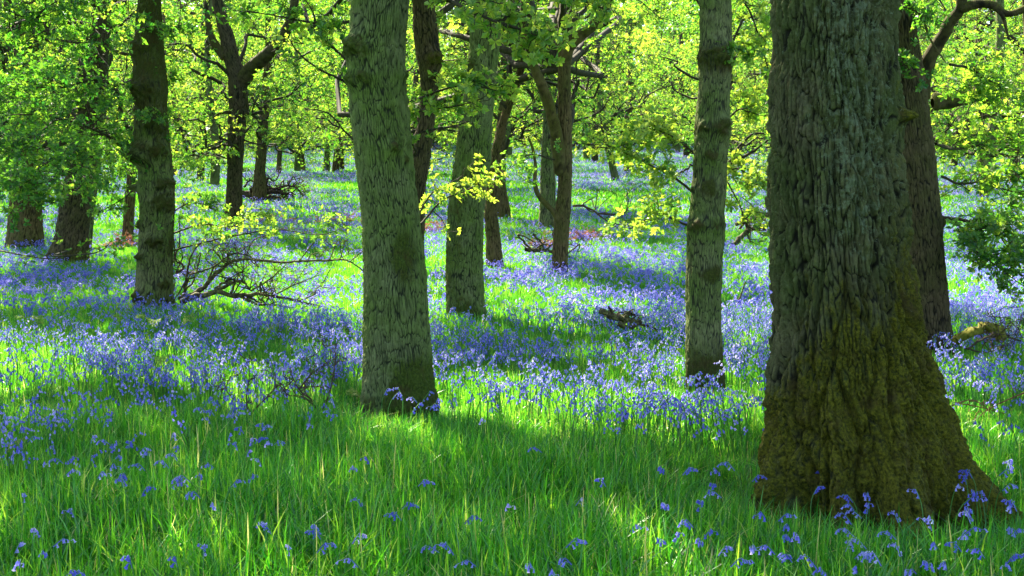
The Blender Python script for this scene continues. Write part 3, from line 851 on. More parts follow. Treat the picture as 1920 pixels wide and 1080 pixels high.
bg(T2, [(760, -80, 9.0), (880, -40, 8.4), (980, -20, 8.2), (1080, -5, 8.0), (1140, 20, 7.9)], .02, 18, .32, 8, .06, .7)
bg(T2, [(655, 40, 9.3), (620, 45, 9.2), (580, 42, 9.0), (520, 30, 8.8), (460, 20, 8.7)], .014, 8, .30, 5, .06, .4)
bg(T2, [(655, 160, 9.3), (640, 150, 9.2), (600, 130, 9.1), (565, 105, 9.0), (540, 70, 8.9)], .013, 7, .25, 4, .055, .5)
bg(T2, [(672, 268, 9.3), (650, 250, 9.2), (620, 215, 9.1), (590, 205, 9.0)], .011, 3, .2, 3, .055, .5)
bg(T2, [(660, 120, 9.3), (625, 90, 9.2), (600, 60, 9.0), (585, 20, 8.9), (560, -20, 8.8)], .012, 8, .3, 6, .06, .5)
bg(T8, [(1300, 425, 10), (1270, 415, 9.9), (1240, 400, 9.8), (1205, 415, 9.7), (1180, 430, 9.6)], .012, 14, .24, 6, .055, .75)
bg(T8, [(1300, 360, 10), (1260, 330, 9.9), (1220, 310, 9.8), (1180, 285, 9.7), (1140, 275, 9.6)], .012, 18, .28, 7, .06, .75)
bg(T8, [(1305, 290, 10), (1270, 262, 9.9), (1235, 245, 9.8), (1195, 240, 9.7)], .010, 14, .26, 7, .06, .85)
bg(T8, [(1360, 330, 10), (1380, 315, 9.9), (1405, 330, 9.8), (1430, 350, 9.8)], .010, 12, .22, 7, .055, .9)
bg(T8, [(1360, 230, 10), (1385, 205, 10), (1410, 210, 10.1), (1440, 190, 10.2)], .010, 12, .26, 7, .06, .85)
bg(T8, [(1315, 110, 9.75), (1335, 100, 9.6), (1360, 92, 9.55), (1385, 95, 9.6)], .006, 6, .14, 5, .05, .6)
bg(T8, [(1350, 215, 9.75), (1365, 205, 9.7), (1385, 190, 9.7)], .005, 4, .12, 4, .05, .8)
bg(T8, [(1358, 330, 10), (1385, 380, 9.8), (1400, 420, 9.8), (1430, 440, 9.9)], .008, 8, .22, 6, .055, .75)
bg(T8, [(1372, -30, 10), (1400, 10, 10), (1420, 60, 10), (1440, 130, 10)], .012, 16, .3, 8, .06, .7)
bg(T9, [(1690, 95, 11.6), (1688, 108, 11.4), (1694, 122, 11.4), (1705, 138, 11.4)], .006, 9, .16, 6, .06, .25)
bg(T9, [(1665, -10, 11.8), (1690, 10, 11.4), (1715, 20, 11.2), (1740, 40, 11.2)], .010, 14, .26, 7, .06, .3)
bg(T9, [(1765, 410, 12), (1800, 412, 11.8), (1840, 425, 11.6), (1880, 440, 11.4), (1930, 470, 11.2), (1980, 480, 11)], .022, 30, .42, 10, .065, .45)
bg(T9, [(1790, 412, 11.8), (1810, 440, 11.6), (1830, 470, 11.4), (1870, 500, 11.2), (1930, 545, 11)], .014, 22, .34, 8, .06, .4)
bg(T9, [(1765, 330, 12), (1800, 345, 12), (1850, 340, 12), (1900, 360, 12), (1960, 350, 12)], .016, 26, .42, 9, .065, .5)
bg(T9, [(1755, 270, 12), (1790, 280, 12.5), (1850, 270, 12.8), (1930, 265, 13)], .016, 26, .45, 9, .065, .55)
bg(T9, [(1780, 120, 11.8), (1820, 130, 12), (1870, 160, 12.2), (1940, 190, 12.4)], .016, 24, .45, 9, .065, .6)
bg(T9, [(1730, 175, 12), (1760, 160, 12.2), (1800, 165, 12.4), (1840, 150, 12.6)], .012, 16, .36, 8, .065, .5)
bg(T10, [(250, 300, 17.6), (225, 270, 17), (190, 250, 16.5), (140, 230, 16), (60, 215, 15.5), (-40, 220, 15)], .03, 26, .6, 11, .075, .3)
bg(T10, [(255, 345, 17.6), (240, 365, 17.2), (210, 385, 17), (180, 400, 16.8)], .016, 8, .3, 4, .06, .4)
bg(T10, [(255, 150, 17.6), (215, 160, 17), (170, 150, 16.6), (110, 165, 16), (40, 150, 15.6)], .03, 24, .7, 11, .075, .3)
bg(T10, [(310, 130, 17.3), (300, 160, 17.1), (285, 200, 17.1), (295, 240, 17.1)], .012, 12, .3, 6, .07, .3)
bg(T10, [(255, 60, 16.9), (280, 50, 16.6), (310, 60, 16.4), (340, 50, 16.3)], .012, 14, .35, 7, .07, .3)
bg(T10, [(250, 200, 16.8), (275, 215, 16.5), (300, 225, 16.4)], .008, 10, .26, 5, .065, .35)
bg(T10, [(262, 120, 17.2), (275, 135, 17.1), (300, 150, 17.1)], .01, 10, .3, 6, .07, .3)
bg(T10, [(285, 300, 17.1), (300, 295, 17), (320, 290, 17)], .006, 5, .2, 4, .06, .4)
bg(T10, [(320, 440, 17.4), (345, 430, 16.8), (385, 420, 16.4), (430, 425, 16.2), (480, 405, 16), (520, 415, 15.8)], .016, 18, .42, 7, .07, .6)
bg(T10, [(320, 400, 17.5), (360, 380, 17.5), (410, 395, 17.4)], .012, 10, .4, 7, .07, .5)
bg(T10, [(322, 470, 17.0), (380, 455, 16.6), (450, 440, 16.2), (520, 430, 16), (600, 440, 15.8), (660, 420, 15.6)], .014, 20, .45, 4, .06, .5)
bg(T10, [(325, 445, 17.4), (328, 480, 17.2), (322, 500, 17), (340, 510, 16.8)], .014, 2, .2, 1, .05, .4)
# dark low foliage at the left edge
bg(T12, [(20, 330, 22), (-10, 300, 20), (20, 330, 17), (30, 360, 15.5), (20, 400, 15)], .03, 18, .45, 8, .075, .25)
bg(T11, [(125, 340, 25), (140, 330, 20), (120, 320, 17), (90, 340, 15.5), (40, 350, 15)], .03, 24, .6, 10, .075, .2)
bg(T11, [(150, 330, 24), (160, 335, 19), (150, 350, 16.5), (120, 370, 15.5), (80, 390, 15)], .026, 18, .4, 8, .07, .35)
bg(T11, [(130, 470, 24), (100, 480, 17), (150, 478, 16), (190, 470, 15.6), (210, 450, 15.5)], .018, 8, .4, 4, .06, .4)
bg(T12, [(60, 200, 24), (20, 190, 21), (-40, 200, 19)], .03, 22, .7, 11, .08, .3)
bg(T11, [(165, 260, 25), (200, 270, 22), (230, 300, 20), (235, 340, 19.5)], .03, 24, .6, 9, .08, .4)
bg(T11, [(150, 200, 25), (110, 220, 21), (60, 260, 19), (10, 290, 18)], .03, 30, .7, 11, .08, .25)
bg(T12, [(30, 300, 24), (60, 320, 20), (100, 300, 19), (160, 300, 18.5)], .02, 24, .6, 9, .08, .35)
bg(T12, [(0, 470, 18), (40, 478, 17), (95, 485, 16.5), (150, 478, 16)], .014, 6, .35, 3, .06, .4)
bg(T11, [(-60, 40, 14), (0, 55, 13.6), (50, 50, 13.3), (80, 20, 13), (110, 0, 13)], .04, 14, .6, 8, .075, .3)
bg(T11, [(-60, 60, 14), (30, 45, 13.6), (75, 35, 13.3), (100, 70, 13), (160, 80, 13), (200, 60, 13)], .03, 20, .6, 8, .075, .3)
bg(T14, [(430, 300, 33), (400, 290, 32), (360, 300, 31), (330, 310, 30)], .03, 16, .9, 9, .10, .5)
bg(T14, [(450, 260, 33), (490, 270, 32), (530, 250, 31), (560, 260, 30)], .03, 16, .9, 9, .10, .65)
bg(T6, [(1040, 300, 21.4), (1000, 290, 21), (970, 300, 20.6), (950, 320, 20.4)], .02, 12, .5, 7, .08, .5)

# broken mossy limb lying in the canopy at the right
brk = limb_mesh('broken_limb', BARK_DARK, [(A((1748, 192, 14), (1790, 186, 14), (1820, 180, 14), (1850, 176, 14), (1872, 196, 14)), .10, .075),
                                           (A((1850, 180, 14), (1862, 205, 13.9), (1846, 214, 13.8), (1834, 214, 13.8)), .07, .05),
                                           (A((1862, 200, 14), (1885, 215, 13.9), (1905, 218, 13.8), (1960, 205, 13.7)), .075, .05),
                                           (A((1868, 236, 13.7), (1895, 228, 13.7), (1940, 218, 13.7)), .022, .03),
                                           (A((1885, 215, 13.9), (1884, 200, 13.9), (1880, 190, 13.9)), .06, .045)], np.array(at(1850, 195, 14)), 14, .45)
o = link('fallen_limb', brk, None, at(1850, 195, 14))
tag(o, 'dark broken limb hung up in bright foliage at the right edge', 'branch')
for t in TREES: finish_tree(t)

# ------------------------------------------------------------------ generic oaks of the wood behind
def generic(seed):
    tw, lf = MB(), MB()
    H = 10.5
    zz = np.linspace(-.4, H, 16)
    lean = R.uniform(-.5, .5, 2)
    P = np.stack([lean[0] * (zz / H) ** 1.5 + .12 * np.sin(zz * .9 + seed), lean[1] * (zz / H) ** 1.5 + .12 * np.cos(zz * .8 + seed), zz], -1)
    r = np.interp(zz, [-.4, .4, 3, H], [.28, .19, .15, .04])
    na = 24
    q, rr = crom(P, r, 6)
    T = np.gradient(q, axis=0); T /= np.linalg.norm(T, axis=1)[:, None]
    e1 = np.cross(T, np.array([0, 1, 0.])); e1 /= np.linalg.norm(e1, axis=1)[:, None]; e2 = np.cross(T, e1)
    th = np.arange(na) * 2 * pi / na
    dr = np.cos(th)[None, :, None] * e1[:, None] + np.sin(th)[None, :, None] * e2[:, None]
    base = q[:, None] + rr[:, None, None] * dr
    nn = fbm(base.reshape(-1, 3) * np.array([9, 9, 4]), 3, seed).reshape(len(q), na)
    V = (q[:, None] + (rr[:, None] * (.8 + .4 * nn))[:, :, None] * dr).reshape(-1, 3)
    i = np.arange(len(q) - 1)[:, None] * na; j = np.arange(na)[None, :]; k = (j + 1) % na
    Q = np.stack([i + j, i + k, i + na + k, i + na + j], -1).reshape(-1, 4)
    tr = mesh_np('trunk', V, Q, [BARK_BROWN, BARK_DARK, BARK_PALE][seed % 3], {'bh': np.clip(nn * 1.5 - .2, 0, 1).ravel(), 'moss': np.full(len(V), .25)})
    ax = lambda z: np.array([np.interp(z, P[:, 2], P[:, 0]), np.interp(z, P[:, 2], P[:, 1]), max(z, 0.)])
    c = np.vstack([crown_clumps(0, 0, 0, 2.2, 10.8, 4.2, 46, (.5, .95)), crown_clumps(0, 0, 0, 1.4, 5.4, 4.6, 40, (.4, .8))])
    make_crown(ax, c, H, .076, 42, .45, True, spread=.28, tw=tw, lf=lf)
    return tr, lf.mesh('crown', LEAF, smooth=False), tw.mesh('twigs', TWIG)


GEN = [generic(s_) for s_ in range(6)]
taken = [(t['x'], t['D']) for t in TREES]
cnt = 0
for att in range(9000):
    y = R.uniform(30, 118); x = R.uniform(-.56, .56) * y + R.uniform(-2, 2)
    if any((x - a) ** 2 + (y - b) ** 2 < (5.6 if y < 60 else 6.0) ** 2 for a, b in taken): continue
    px, py = proj(x, y, tz(x, y))
    # leave the glades the photograph shows open
    if y < 50 and (455 < px < 690 or 800 < px < 1290 or 1355 < px < 1445): continue
    taken.append((x, y))
    tr, cr, tw = GEN[R.randint(6)]
    near = y < 55
    if near: lb, gp = 'leafy green oak filling the wood behind the nearer trunks', 'leafy oaks behind the nearer trunks'
    else: lb, gp = 'distant yellow green oak at the back of the wood', 'distant oaks at the back of the wood'
    root = empty('oak_tree', (x, y, float(tz(x, y))), lb, 'tree', gp)
    root.rotation_euler = (0, 0, R.uniform(0, 6.28)); s_ = R.uniform(.85, 1.15); root.scale = (s_, s_, s_)
    link('trunk', tr, root); c_ = link('crown', cr, root); link('twigs', tw, c_)
    cnt += 1
print('generic trees', cnt)

# far-off wood that closes the view
lf = MB()
n = 3600
for i in range(n):
    y = R.uniform(116, 160); x = R.uniform(-.62, .62) * y
    clump(lf, np.array([x, y, float(tz(x, y)) + R.uniform(0.5, 19)]), R.uniform(1.2, 2.4), 30, .45, .5, .2, .7)
o = link('distant_woodland', lf.mesh('distant_woodland', LEAF, smooth=False)); tag(o, 'hazy mass of yellow green leaves closing the wood behind', 'woodland', kind='stuff')

# ------------------------------------------------------------------ grass and bluebells
def strip_blades(n, area, hmin, hmax, w, lean=.35, arr=None):
    """n curved blades, 3 quads each"""
    mb = MB()
    base = np.stack([(R.rand(n) - .5) * area, (R.rand(n) - .5) * area, np.zeros(n) - .02], -1)
    h = R.uniform(hmin, hmax, n); th = R.rand(n) * 2 * pi
    d = np.stack([np.cos(th), np.sin(th), th * 0], -1)
    ph = R.rand(n) * pi; s_ = np.stack([np.cos(ph), np.sin(ph), ph * 0], -1)
    ln = (R.rand(n) ** 1.3) * lean * 1.6
    ts = [0, .4, .75, 1.0]; ws = [.8, 1.0, .7, .08]
    Vs = []
    for t, wf in zip(ts, ws):
        c = base + np.array([0, 0, 1.]) * (h * (t - .35 * ln * t * t))[:, None] + d * (h * ln * t * t)[:, None]
        ww = (w * wf * (.7 + .6 * R.rand(n)))[:, None] if t == 0 else (w * wf) * np.ones((n, 1))
        Vs += [c - s_ * ww / 2, c + s_ * ww / 2]
    V = np.stack(Vs, 1).reshape(-1, 3)
    b = np.arange(n)[:, None] * 8
    Q = np.concatenate([b + np.array([[0, 1, 3, 2]]), b + np.array([[2, 3, 5, 4]]), b + np.array([[4, 5, 7, 6]])], 0)
    rnd = np.repeat(np.where(R.rand(n) < .018, 1.0, np.clip(.45 + .27 * R.randn(n), 0, .92)), 8)
    mb.add(V, Q, rnd)
    return mb


def bell_shape(mb, c, d, L, lod, a):
    """one hanging bell from c along d"""
    d = d / np.linalg.norm(d); ref = np.array([.3, .7, .2]); e1 = np.cross(d, ref); e1 /= np.linalg.norm(e1); e2 = np.cross(d, e1)
    sd, prof = (6, [(0, .10), (.25, .20), (.75, .21), (1.0, .42)]) if lod == 0 else ((4, [(0, .16), (.55, .34), (1.0, .52)]) if lod == 1 else (3, [(0, .3), (1.0, .55)]))
    th = np.arange(sd) * 2 * pi / sd + R.rand()
    V = []
    for k, (t, r) in enumerate(prof):
        rad = np.full(sd, r * L)
        tt = t * L
        V.append(c + d * tt + rad[:, None] * (np.cos(th)[:, None] * e1 + np.sin(th)[:, None] * e2))
    V = np.concatenate(V); n = len(prof)
    if lod == 0: V[-sd:] -= d * L * .05
    i = np.arange(n - 1)[:, None] * sd; j = np.arange(sd)[None, :]; k = (j + 1) % sd
    Q = np.stack([i + j, i + k, i + sd + k, i + sd + j], -1).reshape(-1, 4)
    mb.add(V, Q, np.full(len(V), a))


def bluebell(st, fl, x, y, H, lod, nb, scale=1.0):
    th = R.rand() * 2 * pi; d = np.array([math.cos(th), math.sin(th), 0])
    ln = R.uniform(.05, .25)
    P = np.array([[x, y, -.02], [x, y, H * .45], [x, y, H * .8], [x, y, H], [x, y, H * 1.0]], float)
    P[1] += d * H * ln * .15; P[2] += d * H * ln * .5; P[3] += d * (H * ln + .025); P[4] += d * (H * ln + .06) - np.array([0, 0, .015])
    q, r = crom(P, [.0028, .0026, .0022, .0016, .001], 3 if lod == 0 else 1)
    if lod < 2: st.tube(q, r * (1 if lod == 0 else 1.5), 4 if lod == 0 else 3, R.rand())
    side = np.array([-d[1], d[0], 0])
    if lod == 0: fl.tube(np.array([P[2] * .6 + P[3] * .4, P[3], P[3] * .2 + P[4] * .8]), [.0022, .0018, .0012], 4, .2)
    a0 = R.rand() * .7
    for k in range(nb):
        t = k / max(1, nb - 1)
        if lod == 0: t = .3 + .62 * t
        if t < .5: c = P[2] + (P[3] - P[2]) * t * 2
        else: c = P[3] + (P[4] - P[3]) * (t - .5) * 2
        o = d * R.uniform(-.004, .016) + side * R.uniform(-.017, .017)
        L = R.uniform(.017, .024) * scale * (1.1 - .35 * t)
        dr = d * R.uniform(0, .7) + side * R.uniform(-.4, .4) + np.array([0, 0, -1.])
        if lod == 0: fl.tube(np.array([c, c + o + np.array([0, 0, .003])]), [.0009, .0009], 3, .8)
        bell_shape(fl, c + o, dr, L, lod, np.clip(a0 + .15 * R.randn(), 0, 1))


def src(name, meshes):
    """unlinked collection of source meshes for a scatter"""
    col = bpy.data.collections.new(name)
    for i, me in enumerate(meshes):
        o = bpy.data.objects.new(name, me); col.objects.link(o)
    return col


def join2(m1, m2):
    """join meshes with their materials into one mesh datablock"""
    parts = [m for m in (m1, m2) if m]
    V = []; Q = []; A_ = []; M = []; n = 0
    for k, (mb, mt) in enumerate(parts):
        v = np.concatenate(mb.V); q = np.concatenate(mb.Q); V.append(v); Q.append(q + n); A_.append(np.concatenate(mb.A)); M.append(np.full(len(q), k)); n += len(v)
    me = mesh_np('patch', np.concatenate(V), np.concatenate(Q), None, {'rnd': np.concatenate(A_)})
    for mb, mt in parts: me.materials.append(mt)
    me.polygons.foreach_set('material_index', np.concatenate(M).astype(np.int32))
    return me


def scatter(name, P, scale, col, label, cat, tilt=.06, kz=None):
    """a stuff object: points instancing the patches of an unlinked collection"""
    n = len(P)
    me = bpy.data.meshes.new(name)
    me.vertices.add(n); me.vertices.foreach_set('co', np.ascontiguousarray(P, dtype=np.float32).ravel())
    rot = np.stack([R.randn(n) * tilt, R.randn(n) * tilt, R.rand(n) * 2 * pi], -1)
    sc = np.repeat(scale[:, None], 3, 1)
    if kz is not None: sc[:, 2] *= kz
    for an, av in (('rot', rot), ('scl', sc)):
        a = me.attributes.new(an, 'FLOAT_VECTOR', 'POINT'); a.data.foreach_set('vector', np.ascontiguousarray(av, dtype=np.float32).ravel())
    a = me.attributes.new('idx', 'INT', 'POINT'); a.data.foreach_set('value', R.randint(0, len(col.objects), n).astype(np.int32))
    o = link(name, me); tag(o, label, cat, kind='stuff')
    nt = bpy.data.node_groups.new(name, 'GeometryNodeTree')
    nt.interface.new_socket('Geometry', in_out='INPUT', socket_type='NodeSocketGeometry'); nt.interface.new_socket('Geometry', in_out='OUTPUT', socket_type='NodeSocketGeometry')
    gi = nt.nodes.new('NodeGroupInput'); go = nt.nodes.new('NodeGroupOutput')
    ci = nt.nodes.new('GeometryNodeCollectionInfo'); ci.inputs['Collection'].default_value = col; ci.inputs['Separate Children'].default_value = True; ci.inputs['Reset Children'].default_value = True
    ip = nt.nodes.new('GeometryNodeInstanceOnPoints'); ip.inputs['Pick Instance'].default_value = True
    def na(nm, ty):
        q = nt.nodes.new('GeometryNodeInputNamedAttribute'); q.data_type = ty; q.inputs['Name'].default_value = nm
        return [s_ for s_ in q.outputs if s_.enabled and s_.name == 'Attribute'][0]
    nt.links.new(gi.outputs[0], ip.inputs['Points']); nt.links.new(ci.outputs[0], ip.inputs['Instance'])
    nt.links.new(na('idx', 'INT'), ip.inputs['Instance Index']); nt.links.new(na('rot', 'FLOAT_VECTOR'), ip.inputs['Rotation']); nt.links.new(na('scl', 'FLOAT_VECTOR'), ip.inputs['Scale'])
    nt.links.new(ip.outputs[0], go.inputs[0])
    md = o.modifiers.new('scatter', 'NODES'); md.node_group = nt
    return o


def wedge(y0, y1, sp_, jit=.5, wid=.52, mar=1.6):
    ys = np.arange(y0, y1, sp_); out = []
    for y in ys:
        xs = np.arange(-wid * y - mar, wid * y + mar, sp_)
        out.append(np.stack([xs + sp_ * jit * (R.rand(len(xs)) * 2 - 1), y + sp_ * jit * (R.rand(len(xs)) * 2 - 1)], -1))
    P = np.concatenate(out)
    return np.stack([P[:, 0], P[:, 1], tz(P[:, 0], P[:, 1])], -1)


def clear(P, mar=.02):
    k = np.ones(len(P), bool)
    for t in TREES:
        r = t['r'](t['org'][2] + .15) + mar
        k &= (P[:, 0] - t['x']) ** 2 + (P[:, 1] - t['D']) ** 2 > r * r
    return P[k]


BELLB = [  # cx, cy, rx, ry, tilt, density (0..1)
    (330, 660, 480, 60, 0, 1.), (300, 780, 400, 75, -.1, .36), (90, 720, 130, 60, 0, .2), (100, 590, 220, 18, 0, .15), (150, 530, 260, 30, 0, .75), (450, 560, 90, 20, 0, .3), (560, 620, 180, 40, 0, 1.),
    (990, 618, 190, 22, .1, .12), (1020, 672, 230, 28, .05, 1.), (1180, 740, 330, 70, -.02, .8), (1300, 770, 170, 42, 0, 1.), (900, 745, 90, 40, 0, .45), (940, 790, 400, 18, 0, .35),
    (1240, 640, 100, 12, .1, .1), (1180, 560, 320, 45, .25, .95), (1230, 495, 240, 26, .15, .8), (880, 470, 70, 30, 0, .25), (930, 520, 110, 26, .3, .8), (1000, 400, 100, 30, 0, .25),
    (640, 360, 80, 22, 0, .25), (640, 330, 100, 9, 0, 1.), (520, 390, 120, 26, 0, .9), (1240, 330, 180, 14, 0, .9), (1200, 370, 160, 18, 0, .3), (1400, 560, 80, 90, 0, .7), (1385, 700, 90, 60, 0, .7),
    (1840, 560, 120, 70, .2, .95), (1840, 700, 110, 30, 0, .8), (1860, 800, 110, 70, 0, .12), (1800, 660, 80, 14, 0, .3), (1180, 430, 150, 24, .2, .55), (430, 480, 120, 40, 0, .5), (40, 490, 100, 14, 0, .9)]


def bell_density(P):
    px, py = proj(P[:, 0], P[:, 1], P[:, 2] + .27)
    v = np.full(len(P), .5)
    for cx, cy, rx, ry, tl, val in BELLB:
        dx = px - cx; dy = py - cy - dx * tl
        q = np.sqrt((dx / rx) ** 2 + (dy / ry) ** 2)
        w = sst(1.15, .75, q)
        v = v * (1 - w) + val * w
    edge = 800 - 55 * sst(1080, 900, px) * sst(520, 640, px) + 60 * sst(560, 60, px) + 6 * sst(1100, 1400, px)
    v = v * sst(edge + 25, edge - 25, py)
    v = .60 * v * (.28 + 1.15 * sst(.3, .62, fbm(np.stack([P[:, 0] * 1.3, P[:, 1] * 1.0, P[:, 0] * 0], -1), 3, 91)))
    return np.clip(v, 0, 1)


# --- grass
g_near = src('grass_tuft', [m.mesh('grass_tuft', GRASS) for m in
                            [strip_blades(32, .26, .15, .34, .0075, .6) for _ in range(5)] + [strip_blades(20, .26, .12, .28, .012, .9) for _ in range(3)] + [strip_blades(36, .2, .22, .36, .005, .35) for _ in range(2)]])
g_mid = src('grass_patch', [strip_blades(80, .55, .10, .24, .008, .5).mesh('grass_patch', GRASS) for _ in range(5)])
g_far = src('grass_sward', [strip_blades(170, 1.5, .12, .26, .022, .5).mesh('grass_sward', GRASS) for _ in range(4)])
P1 = clear(wedge(1.8, 13.5, .105)); P2 = clear(wedge(13, 36, .23)); P3 = clear(wedge(35, 125, .55, wid=.56))
pn = fbm(P1 * np.array([1.1, 1.1, 0]), 3, 12)
px1, py1 = proj(P1[:, 0], P1[:, 1], P1[:, 2] + .27)
tall = np.where(py1 > 800 - 60 * sst(900, 600, px1), 1.0, .66)
for t_ in (T_big, T2, T8, T9):
    dd = np.hypot(P1[:, 0] - t_['x'], P1[:, 1] - t_['D']) - t_['r'](t_['org'][2] + .15)
    tall = tall * (.42 + .58 * sst(.1, .95 if t_ is T_big else .7, dd))
o1 = scatter('grass', P1, tall * (.72 + .55 * pn) * R.uniform(.85, 1.15, len(P1)), g_near, 'long lush green grass in the shaded foreground', 'grass')
scatter('grass', P2, R.uniform(.85, 1.2, len(P2)), g_mid, 'green grass among the bluebells under the middle trees', 'grass')
scatter('grass', P3, R.uniform(.85, 1.2, len(P3)), g_far, 'green sward on the far slope of the wood', 'grass')


# --- bluebells as a carpet
def patch(ns, area, lod, nb, sc_):
    st, fl = MB(), MB()
    for k in range(ns):
        bluebell(st, fl, (R.rand() - .5) * area, (R.rand() - .5) * area, R.uniform(.22, .36), lod, nb, sc_)
    return join2((st, STEM) if not st.empty() else None, (fl, BELL))


b_near = src('bluebell_patch', [patch(3, .26, 1, 7, .80) for _ in range(8)])
b_mid = src('bluebell_drift', [patch(7, .55, 2, 6, 1.0) for _ in range(6)])
b_far = src('bluebell_sward', [patch(26, 1.5, 2, 4, 1.5) for _ in range(5)])
P = clear(wedge(6.0, 15, .14), .12); P = P[np.hypot(P[:, 0] - T2['x'], P[:, 1] - T2['D'] + .25) > .75]; P = P[R.rand(len(P)) < bell_density(P) * 1.15]
scatter('bluebell_carpet', P, R.uniform(.85, 1.15, len(P)), b_near, 'carpet of violet blue bluebells round the nearer oaks', 'bluebells', .1)
P = clear(wedge(15, 36, .24)); P = P[R.rand(len(P)) < bell_density(P) ** 1.1]
scatter('bluebell_carpet', P, R.uniform(.85, 1.15, len(P)), b_mid, 'drifts of violet blue bluebells under the middle trees', 'bluebells', .1)
P = clear(wedge(36, 122, .62, wid=.56)); P = P[R.rand(len(P)) < .85 * bell_density(P)]
scatter('bluebell_carpet', P, R.uniform(.85, 1.2, len(P)), b_far, 'far bluebells tinting the rising slope', 'bluebells', .1)

# --- single bluebells in the foreground grass, where the photograph has them
FG = [(655, 875), (760, 908), (690, 955), (730, 950), (775, 975), (848, 985), (585, 1012), (637, 1025), (575, 1035), (610, 1015), (530, 1003), (925, 1058), (1015, 1070), (1205, 1015), (1255, 1022), (1150, 915), (1245, 880),
      (1258, 888), (1040, 842), (1318, 960), (1297, 1012), (1325, 982), (1365, 880), (1395, 880), (1398, 905), (1455, 965), (1495, 990), (1492, 1005), (1485, 1000), (1320, 1045), (1475, 1033), (1500, 1055), (1525, 932), (1610, 955),
      (1617, 985), (1625, 965), (1630, 928), (1650, 975), (1640, 1010), (1655, 1032), (1740, 975), (1745, 1000), (1705, 985), (1735, 940), (1790, 945), (1775, 915), (1795, 955), (1815, 910), (1848, 890), (1850, 925), (1855, 945),
      (1835, 900), (1880, 880), (1900, 885), (1870, 915), (1845, 985), (1910, 960), (1912, 995), (1870, 1005), (1855, 1050), (1880, 1055), (1900, 1060), (1765, 1025), (1785, 995), (1740, 1060), (1690, 1050), (1660, 1060), (1625, 1050),
      (1765, 1068), (1830, 1040), (1815, 985), (1720, 1015), (1420, 1020), (1430, 975), (1385, 930), (420, 940), (415, 915), (385, 900), (388, 925), (365, 895), (350, 905), (455, 908), (340, 850), (325, 880), (282, 885), (266, 932),
      (240, 890), (245, 915), (175, 893), (102, 870), (82, 868), (85, 885), (40, 945), (8, 985), (58, 1020), (62, 1035), (8, 1045), (25, 1060), (100, 1075), (250, 1068), (365, 1050), (330, 1072), (295, 912), (490, 878), (570, 800), (625, 782), (620, 790),
      (720, 740), (725, 748), (790, 755), (800, 765), (808, 750), (840, 770), (945, 770), (905, 790), (1048, 765), (1060, 775), (1075, 780), (1110, 775), (1160, 815), (690, 868), (1100, 1045), (1030, 1025), (870, 1040), (540, 1050), (700, 1065),
      (455, 860), (480, 800), (410, 780), (415, 790), (405, 795), (420, 775), (400, 770), (425, 785), (415, 765), (1570, 1040), (1560, 1065), (1600, 1070), (1440, 1060), (1350, 1065), (1180, 985)]
protos = []
for k in range(7):
    st, fl = MB(), MB()
    bluebell(st, fl, 0, 0, .33, 0, 5 + k % 4, .88)
    protos.append((st.mesh('stem', STEM), fl.mesh('flower_head', BELL)))
extra = []
for k in range(25): extra.append((R.uniform(0, 520), R.uniform(790, 880)))
for k in range(6): extra.append((R.uniform(1560, 1920), R.uniform(890, 1075)))
for k in range(12): extra.append((R.uniform(0, 1920), R.uniform(880, 1079)))
for (px, py) in FG + extra:
    # the flower head stands about .27 m above the foot
    r = ray(px, py); hh = R.uniform(.24, .31)
    t = 3.0
    while CAMH + (r * t)[2] > tz((r * t)[0], (r * t)[1]) + hh and t < 14: t += .02
    p = r * t
    if (p[0] - T_big['x']) ** 2 + (p[1] - T_big['D']) ** 2 < .42 ** 2: continue
    if py > 860 or px > 1440: lb, gp = 'bluebell nodding in the shaded foreground grass', 'bluebells in the foreground grass'
    else: lb, gp = 'bluebell at the front edge of the bluebell carpet', 'bluebells at the edge of the carpet'
    root = empty('bluebell', (p[0], p[1], float(tz(p[0], p[1]))), lb, 'flower', gp)
    s_ = (hh + .03) / .33; root.scale = (1, 1, s_); root.rotation_euler = (R.randn() * .08, R.randn() * .08, R.rand() * 6.28)
    a, b = protos[R.randint(len(protos))]
    link('stem', a, root); link('flower_head', b, root)


# ------------------------------------------------------------------ dead wood
def twiggy(mb, P, r0, r1, n, L, depth=2, up=.25, sides=6, tr=.6):
    q, r = crom(np.array(P), np.linspace(r0, r1, len(P)), 6)
    mb.tube(q, r, sides, .5, 0, .5)
    if depth == 0: return
    for i in range(n):
        k = int(len(q) * (.15 + .8 * R.rand())); k = min(k, len(q) - 2)
        d = (q[k + 1] - q[k]); d /= np.linalg.norm(d) + 1e-9
        d = d * .7 + R.randn(3) * .6; d[2] = abs(d[2]) * .5 + up * R.rand() - .05; d /= np.linalg.norm(d)
        l = L * (.4 + .8 * R.rand())
        e = q[k] + d * l
        e[2] = max(e[2], float(tz(e[0], e[1])) + .02)
        twiggy(mb, branch_pts(q[k], e, 5, .08, .5), max(r[k] * tr, .003), .0025, max(2, n // 2), L * .55, depth - 1, up, 5 if depth > 1 else 4)


def dead(name, label, cat, lines, mt, n=6, L=.5, depth=2, group=None, up=.25):
    mb = MB()
    for pts, r0, r1 in lines: twiggy(mb, A(*pts), r0, r1, n, L, depth, up)
    V = np.concatenate(mb.V); org = np.array([V[:, 0].mean(), V[:, 1].mean(), float(tz(V[:, 0].mean(), V[:, 1].mean()))])
    o = link(name, mb.mesh(name, mt, org), None, org)
    return tag(o, label, cat, group)


